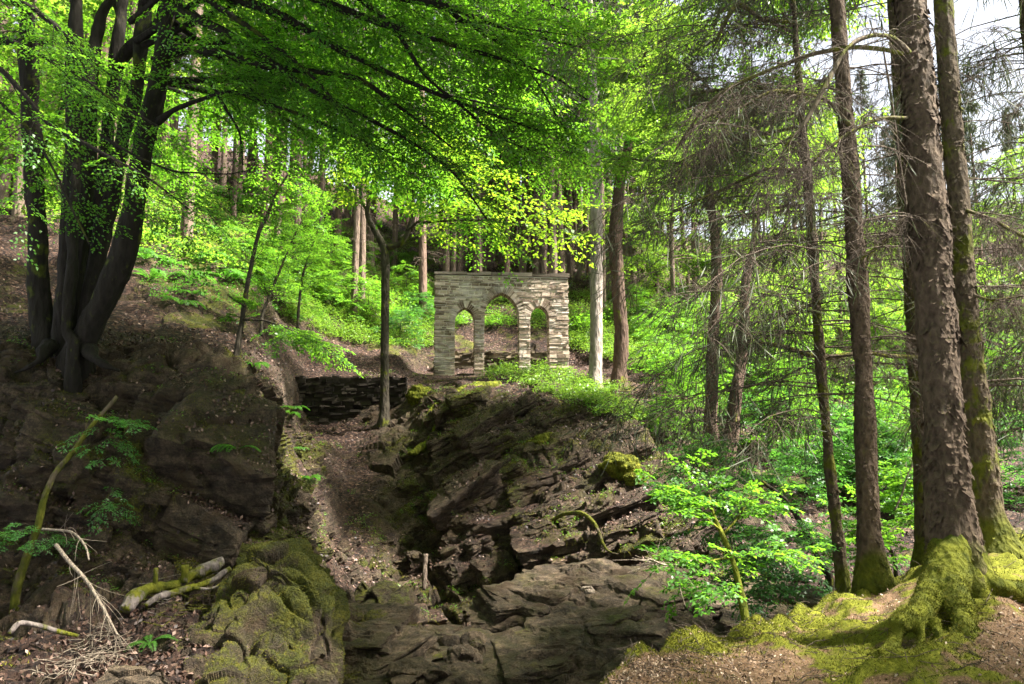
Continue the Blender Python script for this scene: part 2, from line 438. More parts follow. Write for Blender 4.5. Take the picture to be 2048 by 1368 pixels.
def litter_mat():
    m = NT('fallen_leaf'); rnd = m.n('ShaderNodeNewGeometry').outputs['Random Per Island']
    return m.pbr(m.ramp(rnd, [(0, (0.014, 0.007, 0.005)), (0.5, (0.048, 0.023, 0.015)), (0.85, (0.10, 0.055, 0.038)), (1, (0.24, 0.16, 0.125))]), 0.6, None, 0.4)
M['litter'] = litter_mat()
def moss_fuzz_mat():
    m = NT('moss_blades'); rnd = m.n('ShaderNodeNewGeometry').outputs['Random Per Island']
    return m.pbr(m.ramp(m.math('ADD', m.math('MULTIPLY', rnd, 0.5), m.math('MULTIPLY', m.noise(5, 3), 0.5)), [(0.25, (0.025, 0.033, 0.003)), (0.5, (0.085, 0.092, 0.008)), (0.72, (0.17, 0.155, 0.017)), (0.85, (0.19, 0.125, 0.02))]), 0.8, None, 0.15)
M['moss'] = moss_fuzz_mat()
def stone_mat(name, ramp_, spots=True):
    m = NT(name); rnd = m.n('ShaderNodeNewGeometry').outputs['Random Per Island']
    n = m.noise(9, 6, 0.65); n2 = m.noise(1.1, 3)
    c = m.ramp(m.math('ADD', m.math('MULTIPLY', rnd, 0.55), m.math('MULTIPLY', n, 0.45)), ramp_)
    if spots: c = m.mix(m.math('MULTIPLY', m.step(m.math('ADD', n2, m.math('MULTIPLY', n, 0.3)), 0.66, 0.84), 0.75), c, (0.44, 0.40, 0.355))
    return m.pbr(c, 0.9, m.bump(m.noise(22, 5, 0.65), 0.6, 0.02), 0.15)
M['stone'] = stone_mat('arch_stone', [(0.2, (0.085, 0.060, 0.042)), (0.42, (0.19, 0.142, 0.104)), (0.62, (0.36, 0.285, 0.22)), (0.9, (0.58, 0.485, 0.395))])
M['mortar'] = stone_mat('lime_mortar', [(0.2, (0.42, 0.365, 0.30)), (0.8, (0.66, 0.60, 0.52))], False)
M['coping'] = stone_mat('coping_stone', [(0.2, (0.07, 0.055, 0.04)), (0.8, (0.24, 0.20, 0.16))], False)
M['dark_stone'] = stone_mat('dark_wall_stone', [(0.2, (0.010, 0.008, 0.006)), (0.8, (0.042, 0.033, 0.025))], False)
M['wall_stone'] = stone_mat('weathered_wall_stone', [(0.2, (0.04, 0.032, 0.022)), (0.8, (0.19, 0.15, 0.10))], False)


# ------------------------------------------------------------------ lofted ground
def loft(cols, xs, dx, rows_n):
    """cols: per column a list of (py, Y) knots; a surface through them"""
    A = np.array(cols, float)                              # C, R, 2
    xi = np.arange(xs[0], xs[-1] + 0.1, dx)
    A = pchip(xs, A, xi)                                   # X, R, 2
    A = np.moveaxis(A, 1, 0)
    ri = np.concatenate([np.linspace(i, i + 1, n, endpoint=False) for i, n in enumerate(rows_n)] + [[len(rows_n)]])
    A = pchip(np.arange(A.shape[0]), A, ri)                # R', X, 2
    return A, xi, ri

def grid_normals(V):
    a = np.gradient(V, axis=1); b = np.gradient(V, axis=0)
    return nrm(np.cross(a, b))

def blur(a, k=2):
    for _ in range(k):
        b = a.copy(); b[1:-1] = (a[:-2] + a[2:] + 2 * a[1:-1]) / 4
        c = b.copy(); c[:, 1:-1] = (b[:, :-2] + b[:, 2:] + 2 * b[:, 1:-1]) / 4
        a = c
    return a

def beds(p, nvec, f, warp, s, groove=.5):
    t = p @ np.asarray(nvec) * f + warp * fbm(p * 0.45, 3, s) + .25 * fbm(p * 1.6, 3, s + 4)
    k = np.floor(t); fr = t - k; z_ = np.zeros(k.shape, np.int64)
    h = _h(k.astype(np.int64), z_ + 3, z_ + s, s)
    part_ = np.clip(fbm(p * .55 + 31, 3, s + 8) * 1.3 + .5, 0, 1)
    return (smooth(0, .8, fr) * (1 - smooth(.87, 1, fr)) * (.4 + h) - groove * np.exp(-((fr - .97) / .06) ** 2)) * (.35 + .65 * part_)

def strata(p, nvec, f, warp, s):
    t = p @ np.asarray(nvec) * f + warp * fbm(p * 0.45, 3, s)
    k = np.floor(t); fr = t - k
    h = _h(k.astype(np.int64), k.astype(np.int64) * 0 + 3, k.astype(np.int64) * 0 + s, s)
    h2 = _h(k.astype(np.int64) + 1, k.astype(np.int64) * 0 + 3, k.astype(np.int64) * 0 + s, s)
    e = smooth(0.80, 1.0, fr)
    return (h * (1 - e) + h2 * e) - 0.35 * np.exp(-((fr - 0.9) / 0.07) ** 2)

XS = [-700, -300, 0, 130, 250, 350, 440, 540, 620, 700, 780, 860, 950, 1050, 1150, 1250, 1350, 1450, 1600, 1800, 2048, 2400, 2800]
T1 = [
 [(1750,5),(1470,7),(1320,9),(1190,11),(1040,12),(940,12.6),(900,13.3),(720,14.2),(690,15),(630,17),(540,19),(400,24),(240,33),(120,45),(40,80)],
 [(1750,5),(1450,7),(1300,9),(1180,11),(1030,12),(930,12.6),(900,13.3),(725,14.2),(690,15),(635,17),(550,19),(415,24),(255,33),(145,45),(70,80)],
 [(1750,5),(1430,7.2),(1290,9.2),(1180,11.2),(1040,12),(940,12.6),(900,13.3),(740,14),(690,15),(640,17),(560,19),(430,24),(280,33),(170,45),(100,80)],
 [(1750,5),(1430,7.2),(1280,9.3),(1165,11.5),(1020,12.2),(890,12.8),(855,13.5),(735,14.2),(690,15.2),(645,17),(560,19.5),(440,25),(310,35),(215,48),(140,82)],
 [(1750,5),(1430,7.4),(1270,9.5),(1130,12),(1000,12.7),(890,13.1),(860,13.8),(745,14.7),(682,16),(655,17.6),(570,20),(460,26),(350,37),(275,50),(200,85)],
 [(1750,5),(1430,7.6),(1250,9.8),(1110,12.3),(1000,12.8),(895,13.1),(872,13.8),(738,14.9),(692,16.5),(665,18),(590,20.5),(480,27),(380,40),(320,55),(250,90)],
 [(1750,5.5),(1450,7.8),(1250,10),(1130,12.4),(1020,12.9),(930,13.4),(895,14.2),(752,15.6),(708,17),(680,18.7),(610,21.5),(500,28),(410,42),(355,58),(290,95)],
 [(1750,6),(1450,8.2),(1290,10.5),(1150,12.8),(1050,13.8),(945,14.8),(905,15.8),(800,18),(745,20),(715,22),(640,25),(520,31),(430,45),(390,60),(330,100)],
 [(1750,7),(1450,9.2),(1310,11.6),(1210,13.6),(1100,15.2),(1000,17),(930,19),(845,25),(752,26.4),(722,28),(660,30),(540,35),(450,48),(410,62),(350,100)],
 [(1750,7.5),(1430,10.4),(1310,12.8),(1215,15.2),(1100,17.8),(1010,20),(930,22.4),(845,25.4),(752,26.2),(733,28),(690,31),(560,37),(470,50),(430,65),(370,100)],
 [(1750,7.5),(1430,10.8),(1320,13.2),(1230,16),(1110,18.4),(1010,20.3),(940,22),(845,25.2),(756,26.4),(740,28.2),(705,31),(590,38),(490,52),(450,68),(400,100)],
 [(1750,7.5),(1430,11),(1325,13.6),(1240,16.6),(1120,18.6),(990,20.6),(940,21.6),(805,24.6),(762,27),(741,32.6),(706,33.4),(610,38),(510,52),(470,68),(420,100)],
 [(1750,7.5),(1430,11),(1325,13.6),(1245,16.4),(1120,17.4),(960,18.8),(930,19.8),(795,22.8),(757,27.4),(737,32.7),(702,33.5),(620,38),(530,50),(490,65),(440,100)],
 [(1750,7.5),(1430,11),(1330,13.4),(1225,16.2),(1090,17.3),(960,18.5),(920,19.6),(800,22.4),(757,27.4),(737,32.7),(702,33.5),(620,38),(540,48),(500,62),(450,100)],
 [(1750,7.5),(1430,10.8),(1330,13),(1200,15.8),(1060,16.8),(930,18.3),(890,19.6),(806,22.4),(756,27.6),(735,32.7),(700,33.5),(620,38),(550,48),(510,62),(460,100)],
 [(1750,7.2),(1430,10.4),(1330,12.6),(1190,15.3),(1050,16.4),(935,18),(890,19.6),(836,21.6),(766,27),(746,29),(690,33),(630,38),(570,48),(520,62),(470,100)],
 [(1750,7),(1430,10),(1330,12.2),(1190,14.8),(1060,16),(970,17.5),(930,19),(875,21),(805,25),(772,28),(710,33),(645,39),(580,50),(530,65),(480,100)],
 [(1750,7),(1430,10),(1330,12),(1210,14.2),(1110,15.4),(1020,17),(975,18.5),(915,20.5),(855,24),(822,27),(750,33),(665,40),(600,52),(545,68),(480,100)],
 [(1750,7),(1430,10),(1340,11.8),(1230,13.8),(1140,15.4),(1060,17),(1010,18.5),(955,20.5),(895,24),(855,28),(780,35),(690,43),(610,55),(540,70),(470,100)],
 [(1750,7),(1430,10),(1340,11.6),(1240,13.6),(1160,15.2),(1090,17),(1040,19),(985,21),(925,25),(875,30),(795,38),(710,46),(620,58),(530,72),(440,100)],
 [(1750,7),(1430,10),(1340,11.6),(1240,13.6),(1160,15.2),(1090,17),(1040,19),(985,21),(925,25),(870,30),(780,38),(690,46),(600,58),(500,72),(400,100)],
 [(1750,7),(1430,10),(1340,11.6),(1240,13.6),(1160,15.2),(1080,17),(1020,19),(960,21),(890,25),(830,30),(740,38),(640,46),(540,58),(440,72),(340,100)],
 [(1750,7),(1430,10),(1340,11.6),(1240,13.6),(1160,15.2),(1080,17),(1010,19),(940,21),(870,25),(800,30),(700,38),(600,46),(500,58),(400,72),(300,100)],
]
ROWN = [18, 34, 42, 56, 52, 26, 60, 40, 22, 34, 40, 34, 24, 20]
A, xi, ri = loft(T1, XS, 4.0, ROWN)
V = P(xi[None, :], A[..., 0], A[..., 1])
rock_row = np.interp(ri, range(15), [.1, .12, .3, .85, 1, 1, .9, .75, .12, .1, .22, .15, .1, .08, .05])
gully = np.interp(xi, [540, 625, 665, 715, 800], [1, .55, .28, .4, 1])
grow = np.interp(ri, range(15), [0, .3, .6, 1, 1, 1, 1, 1, 0, 0, 0, 0, 0, 0, 0])
rightsoft = np.interp(xi, [1350, 1600], [1, .5])
seam = 1 - .9 * np.exp(-((xi[None, :] - 598) / 50) ** 2) * smooth(3.4, 4.6, ri)[:, None]
ROCK = seam * rock_row[:, None] * (1 - grow[:, None] * (1 - gully[None, :])) * rightsoft[None, :]
leftw = np.interp(xi, [560, 700], [1, 0])[None, :]
midw = (np.interp(xi, [780, 880, 1400, 1600], [0, 1, 1, .3]))[None, :]
N = grid_normals(blur(V, 6))
if N[..., 2].mean() < 0: N = -N
Pn = V.copy()
Ps = V * np.array([1, 1, 0.45])                              # stretched upright: ribs on the bank
big = fbm(V * 0.45, 3, 3) * 0.40
rib = (1 - np.abs(fbm(Ps * np.array([1.3, 1.3, 0.8]), 3, 11)) * 1.6) * 0.22
wv = lambda f, q: 0.35 * np.stack([fbm(V * f, 3, q + k) for k in (1, 2, 3)], -1)
f1, c1_ = facets(V * np.array([0.62, 0.62, 0.8]) + wv(.8, 20), 31)
f2, c2_ = facets(V * np.array([1.5, 1.5, 2.1]) + wv(1.8, 40), 51)
f3, c3_ = facets(V * np.array([3.6, 3.6, 5.5]) + wv(4, 44), 57)
crack = -0.22 * np.exp(-c1_ / 0.05) - 0.10 * np.exp(-c2_ / 0.05)
st = strata(V, nrm(np.array([0.30, -0.30, 0.9])), 1.25, 1.3, 61)
st2 = strata(V, nrm(np.array([0.36, -0.26, 0.9])), 3.6, 1.8, 65)
sl_ = strata(V, nrm(np.array([-0.15, -0.1, 1.0])), 1.0, 1.0, 63)
fine = fbm(V * 2.6, 4, 71) * 0.06 + fbm(V * 9, 3, 73) * .022
bl = beds(V, nrm(np.array([-.15, -.1, 1.0])), .8, .9, 63); bl2 = beds(V, nrm(np.array([-.1, -.1, 1.0])), 2.9, 1.2, 69)
disp_left = big * .7 + rib * .5 + np.clip(f1, -.7, .7) * 0.48 + f2 * 0.10 + f3 * .035 + crack * .8 + (bl - .3) * 0.42 + (bl2 - .25) * .10
bd = nrm(np.array([0.30, -0.30, 0.9])); bm_ = beds(V, bd, .95, 1.2, 61); bm2 = beds(V, nrm(np.array([0.36, -0.26, 0.9])), 3.4, 1.5, 65)
disp_mid = big * 0.75 + np.clip(f1, -.6, .6) * 0.30 + f2 * 0.06 + f3 * .03 + crack * .35 + (bm_ - .3) * 0.40 + (bm2 - .25) * 0.13 + fbm(V * 1.3, 3, 67) * .07
D = ROCK * (leftw * disp_left + (1 - leftw) * (midw * disp_mid + (1 - midw) * (big + f1 * 0.3)) + fine)
soft = (1 - ROCK) * (fbm(V * 0.35, 4, 81) * 0.28 + fbm(V * 1.4, 3, 85) * 0.10 + seam * grow[:, None] * (fbm(V * 3.2, 3, 87) * .07 + np.clip(facets(V * 1.3, 88)[0], -.2, .6) * .35)) * np.interp(ri, [0, 8, 9, 11, 14], [1, .45, .6, 1.6, 3])[:, None]
V1 = V + N * (D + soft)[..., None]
leafA = np.clip(1.0 - ROCK * (0.62 - .16 * midw * (1 - leftw)) - .30 * np.exp(-((xi[None, :] - 800) / 50) ** 2) * grow[:, None], 0, 1)
mossA = 0.18 + 0.0 * ROCK
mossA = mossA - leftw * 0.02 * ROCK
mossA = mossA + np.where((ri[:, None] > 10), 0.22, 0) * np.interp(xi, [250, 650], [-.3, 1])[None, :]
mossA = mossA + 0.28 * np.exp(-((xi[None, :] - 1270) / 110) ** 2 - ((A[..., 0] - 930) / 90) ** 2)
mossA = mossA + 0.30 * np.exp(-((xi[None, :] - 560) / 90) ** 2 - ((A[..., 0] - 960) / 180) ** 2)
mossA = mossA - 0.35 * grow[:, None] * (1 - gully[None, :])
mossA = mossA + np.where((ri[:, None] > 7.2) & (ri[:, None] < 9.2), -0.25, 0) * np.interp(xi, [700, 900], [1, 0])[None, :]
mossA = mossA + .34 * np.exp(-((xi[None, :] - 430) / 130) ** 2) * ((ri[:, None] > 9.3) & (ri[:, None] < 12))
mossA = mossA + .34 * fbm(V1 * 1.1, 4, 91) + .04 * ROCK + .30 * np.exp(-((xi[None, :] - 290) / 60) ** 2 - ((A[..., 0] - 960) / 150) ** 2)
tm = MB(); tm.add(V1.reshape(-1, 3), grid_quads(*V1.shape[:2])); tm.attr = {'leaf': leafA, 'moss': mossA}
hill = land('hillside', tm, M['terrain'], flat=True)
TERR_V, TERR_Q = tm.verts(), tm.quads()
BV = BVHTree.FromPolygons(TERR_V.tolist(), TERR_Q.tolist())
CAM = Vector((0, 0, EYE))

def pick(px, py, bv=None):
    """the ground seen at photo position (px, py)"""
    d = Vector(P(px, py, 1.0).tolist()) - CAM
    h = (bv or BV).ray_cast(CAM, d.normalized())
    return (np.array(h[0]), np.array(h[1])) if h[0] is not None else (None, None)

def drop(x, y, bv=None):
    h = (bv or BV).ray_cast(Vector((x, y, 90)), Vector((0, 0, -1)))
    return h[0].z if h[0] is not None else 0.0

# ------------------------------------------------------------------ near ground: mossy needle floor
MX = [-1500, 300, 800, 1190, 1250, 1350, 1500, 1600, 1690, 1780, 1850, 1960, 2048, 2300, 3200]
MZ = [
 [(.6,-.1),(1.5,-.2),(2.2,-.3),(2.8,-.5),(3.3,-.8),(3.9,-1.8),(5.5,-3.4)],
 [(.6,0),(2.0,-.1),(3.0,-.2),(3.6,-.4),(4.2,-.8),(4.9,-2),(6.5,-3.6)],
 [(.6,0),(2.2,-.05),(3.2,-.15),(4,-.3),(4.5,-.7),(5.4,-2),(7,-3.6)],
 [(.6,0),(3,0),(4.4,.03),(5.0,.05),(5.4,.02),(6.0,-.7),(7.4,-3.2)],
 [(.6,0),(3,0),(4.7,.04),(5.5,.08),(6.0,.07),(6.6,-.6),(8,-3.2)],
 [(.6,0),(3,0),(4.9,.02),(6.2,.06),(6.8,.03),(7.4,-.6),(8.8,-3)],
 [(.6,0),(3,.02),(5.2,.0),(7.2,-.04),(8,-.08),(8.7,-.7),(10,-3)],
 [(.6,0),(3,.05),(5.2,.04),(8,-.08),(9,-.12),(9.7,-.8),(11,-3)],
 [(.6,0),(3,.08),(5.2,.10),(8.6,-.06),(10.8,-.26),(11.5,-.8),(12.6,-3)],
 [(.6,0),(3,.12),(5.2,.18),(8.2,.14),(10.9,.0),(11.7,-.7),(13,-3)],
 [(.6,0),(3,.14),(5.2,.25),(7.6,.36),(12,.06),(12.8,-.6),(14,-3)],
 [(.6,0),(3,.12),(5.2,.26),(7.2,.44),(11.5,.36),(12.8,-.2),(14.5,-2.6)],
 [(.6,0),(3,.10),(5.2,.16),(7.2,.30),(11.5,.44),(13,.1),(15,-2.2)],
 [(.6,0),(3,.10),(5.2,.2),(7.2,.4),(11.5,.7),(14,.6),(17,-1.5)],
 [(.6,0),(3,.2),(5.2,.5),(7.2,.8),(11.5,1.4),(15,1.6),(19,0)],
]
Z = np.array(MZ, float); mxi = np.concatenate([np.arange(-1500, 900, 60), np.arange(900, 2200, 3.0), np.arange(2200, 3201, 60)])
Z = np.moveaxis(pchip(MX, Z, mxi), 1, 0)
mr = np.concatenate([np.linspace(i, i + 1, n, endpoint=False) for i, n in enumerate([8, 40, 90, 70, 50, 30])] + [[6]])
Z = pchip(np.arange(7), Z, mr)
MV = np.stack([(mxi[None, :] - 1024) / FPX * Z[..., 0] * 1.02, Z[..., 0], Z[..., 1]], -1)
mn = fbm(MV * 1.6, 4, 101); hump = np.clip(fbm(MV * np.array([2.2, 2.2, 1]), 3, 105), 0, 1)
edge = np.exp(-((mr - 3.9) / 0.35) ** 2)[:, None]
MV[..., 2] += mn * 0.05 + hump * 0.11 + fbm(MV * 7, 3, 111) * 0.012 + edge * np.clip(fbm(MV * 3.1, 2, 107), 0, 1) * 0.12
mossM = 0.30 + hump * 0.5 + edge * 0.42 + 0.22 * fbm(MV * 5, 3, 121)
mpx, mpy = project(MV)
for cx, cy, rx, ry, am in ((1912, 1230, 110, 80, .5), (1420, 1290, 90, 30, .5), (1400, 1345, 60, 40, .4), (1640, 1275, 110, 45, .42), (1700, 1320, 90, 50, .35), (1790, 1140, 70, 30, .4), (2030, 1120, 60, 40, .45),
                           (1290, 1340, 90, 30, -.5), (1560, 1290, 70, 30, -.35), (1500, 1340, 140, 40, -.4), (2010, 1250, 60, 60, -.4)):
    mossM = mossM + am * np.exp(-((mpx - cx) / rx) ** 2 - ((mpy - cy) / ry) ** 2)
mm_ = MB(); mm_.add(MV.reshape(-1, 3), grid_quads(*MV.shape[:2])); mm_.attr = {'moss': mossM}
ground = land('ground', mm_, M['mound'])
BM = BVHTree.FromPolygons(mm_.verts().tolist(), mm_.quads().tolist())
def sphere_pts(sub):
    import bmesh
    bm = bmesh.new(); bmesh.ops.create_icosphere(bm, subdivisions=sub, radius=1.0)
    v = np.array([x.co[:] for x in bm.verts]); t = np.array([[a.index for a in f.verts] for f in bm.faces]); bm.free()
    return nrm(v), t
SPH = {k: sphere_pts(k) for k in (2, 4, 5)}
PICKV, PICKT = [], []
def block(mb, mo, lf, c, ax, size, g, moss=.2, leaf=.3, seed=0, solid=True):
    BVS, BTS = SPH[5 if max(size) > 1.15 else 4]
    """one bedded block of rock: cut by planes along and across the bedding, split by fine bedding joints; ax rows: strike, dip, bedding normal"""
    nn = [np.array(q, float) + g.normal(0, .13, 3) for q in ((1, 0, 0), (-1, 0, 0), (0, 1, 0), (0, -1, 0), (0, 0, 1), (0, 0, -1))]
    hh = list(g.uniform(.75, 1.0, 6))
    for _ in range(6): nn.append(g.normal(0, 1, 3) * np.array([1, 1, .8])); hh.append(g.uniform(.95, 1.25))
    nn = nrm(np.array(nn)); d = BVS / np.array([1, 1, 1])
    dots = d @ nn.T; r = np.min(np.where(dots > .02, np.array(hh)[None] / np.maximum(dots, .02), 9), 1)
    l = d * np.minimum(r, 1.7)[:, None]
    w = l * np.asarray(size) / 2
    t = w[:, 2] / g.uniform(.09, .17) + .6 * fbm(w * 1.5 + seed * 7.1, 2, seed); k = np.floor(t); z_ = np.zeros(k.shape, np.int64)
    step = _h(k.astype(np.int64), z_ + seed, z_ + 3, 9) - .5 - 1.1 * np.exp(-((t - k - .5) / .12) ** 2) * (_h(k.astype(np.int64), z_ + seed, z_ + 5, 9) > .45)
    hor = nrm(l * np.array([1, 1, .15]))
    sm_ = min(size); fc, fcd = facets(w * (1.1 / max(sm_, .25)) + seed * 3.3, seed + 2)
    w = w + hor * (step * .055 * min(1, sm_ / .4))[:, None] + nrm(l) * (fc * .10 * sm_ - .03 * np.exp(-fcd / .05) + .022 * fbm(w * 5 + seed, 4, seed + 5) + .05 * sm_ * fbm(w * 1.6 / max(sm_, .3), 2, seed + 6))[:, None]
    v = w @ np.asarray(ax) + c
    if solid:                                    # a coarse copy only for finding the ground later
        cv_, ct_ = SPH[2]; rc_ = np.min(np.where(cv_ @ nn.T > .02, np.array(hh)[None] / np.maximum(cv_ @ nn.T, .02), 9), 1)
        PICKT.append(ct_ + sum(len(q) for q in PICKV)); PICKV.append((cv_ * np.minimum(rc_, 1.7)[:, None] * np.asarray(size) / 2) @ np.asarray(ax) + c)
    mb.add(v, None, BTS); mo.append(np.full(len(v), moss) + .3 * fbm(v * 1.2, 3, 777)); lf.append(np.full(len(v), leaf))
def axes(nrm_, strike, g, jit=.1):
    n = nrm(np.array(nrm_) + g.normal(0, jit, 3)); s = np.array(strike, float) + g.normal(0, jit * 1.6, 3); s = nrm(s - n * s.dot(n)); return np.stack([s, np.cross(n, s), n])
def crag(name, regs, mat, seed, ground_normal_in=.32):
    g = np.random.default_rng(seed); mb, mo, lf = MB(), [], []; i = 0
    for poly, n, bn, strike, lo, hi, asp, moss, leaf in regs:
        xs = [p[0] for p in poly]; ys = [p[1] for p in poly]; done = 0; tries = 0; taken = []
        while done < n and tries < n * 14:
            tries += 1; px, py = g.uniform(min(xs), max(xs)), g.uniform(min(ys), max(ys))
            if not in_poly(px, py, poly): continue
            p, nv_ = pick(px, py)
            if p is None: continue
            sz = lo * (hi / lo) ** (g.uniform(0, 1) ** 1.6)
            if any(np.linalg.norm(p - q) < .30 * (sz + s2) for q, s2 in taken): continue
            taken.append((p, sz)); done += 1; i += 1
            if nv_[1] > 0: nv_ = -nv_
            size = np.array([sz * g.uniform(.9, 1.5), sz * g.uniform(.7, 1.1), sz * asp * g.uniform(.7, 1.3)])
            block(mb, mo, lf, p - np.array([0, -1, .35]) * ground_normal_in * size[1] * .6, axes(bn, strike, g), size, g, moss + g.normal(0, .12), leaf, seed + i)
    mb.attr = {'moss': np.concatenate(mo), 'leaf': np.concatenate(lf)}
    land(name, mb, mat, flat=True)
    return mb
def in_poly(px, py, poly):
    c = False; n = len(poly)
    for i in range(n):
        (x1, y1), (x2, y2) = poly[i], poly[i - 1]
        if (y1 > py) != (y2 > py) and px < (x2 - x1) * (py - y1) / (y2 - y1) + x1: c = not c
    return c
bedC, strC = (-.34, -.30, .89), (.93, .15, .40)
bedL, strL = (.24, -.24, .94), (1, .2, -.2)
OUT = crag('rock_outcrop', [
    ([(880, 800), (1060, 800), (1250, 850), (1360, 900), (1420, 1000), (1350, 1150), (1180, 1170), (980, 1220), (900, 1220), (870, 1000)], 60, bedC, strC, .8, 1.7, .55, .20, .44),
    ([(790, 860), (900, 800), (1080, 800), (1280, 860), (1440, 980), (1400, 1150), (1180, 1180), (960, 1240), (800, 1200), (800, 1000)], 150, bedC, strC, .3, .9, .55, .26, .44),
    ([(650, 1060), (880, 1060), (940, 1240), (700, 1240)], 40, bedC, strC, .3, .8, .45, .10, .48)], M['terrain'], 1201)
BANK = crag('rock_bank', [
    ([(200, 800), (400, 790), (450, 850), (470, 960), (480, 1120), (300, 1130), (230, 1000)], 26, bedL, strL, .7, 1.6, 1.0, .10, .40),
    ([(-40, 800), (200, 790), (260, 900), (280, 1130), (60, 1130), (-40, 1100)], 26, bedL, strL, .6, 1.4, .8, .14, .44),
    ([(-20, 775), (420, 765), (470, 820), (560, 960), (600, 1060), (600, 1150), (0, 1150)], 110, bedL, strL, .28, .8, .75, .22, .42),
    ([(425, 790), (470, 790), (540, 880), (585, 970), (612, 1060), (612, 1130), (470, 1130), (430, 950)], 64, bedL, strL, .22, .60, 1.9, .72, .30),
    ([(235, 850), (300, 860), (310, 1080), (250, 1080)], 16, bedL, strL, .25, .5, 2.0, .66, .30),
    ([(555, 800), (600, 815), (650, 960), (610, 965)], 16, bedL, (.4, 1, -.2), .25, .6, .8, .45, .40),
    ([(560, 940), (600, 970), (640, 1080), (650, 1150), (600, 1150)], 14, bedL, (.4, 1, -.2), .3, .7, .8, .40, .36)], M['terrain'], 1301)
BV = BVHTree.FromPolygons(TERR_V.tolist() + np.concatenate(PICKV).tolist(), TERR_Q.tolist() + (np.concatenate(PICKT) + len(TERR_V)).tolist())

# ------------------------------------------------------------------ rocks of the stream bed
def fuzz(mb, verts, faces, n, ln, gen=rng, wgt=None, wid=0.35):
    """short moss blades on the faces"""
    f = np.asarray(faces); v = np.asarray(verts)
    a, b, c = v[f[:, 0]], v[f[:, 1]], v[f[:, 2]]
    nn = np.cross(b - a, c - a); ar = np.linalg.norm(nn, axis=1)
    w = ar if wgt is None else ar * wgt
    i = gen.choice(len(f), n, p=w / w.sum())
    d_ = v[f[i, -1]]
    r = gen.uniform(0, 1, (2, n, 1))
    p = (a[i] * (1 - r[0]) + b[i] * r[0]) * (1 - r[1]) + (d_ * (1 - r[0]) + c[i] * r[0]) * r[1]
    no = nrm(nn[i]); no = no * np.where(no[:, 2:3] < -0.3, -1, 1)
    dr = nrm(no + gen.normal(0, .55, (n, 3)) + np.array([0, 0, .15]))
    s = nrm(np.cross(dr, gen.normal(0, 1, (n, 3))))
    L = ln * gen.uniform(.5, 1.3, (n, 1))
    mb.add(np.stack([p - s * L * wid / 2 - no * L * .3, p + s * L * wid / 2 - no * L * .3, p + dr * L], 1).reshape(-1, 3), None, np.arange(n * 3).reshape(-1, 3))

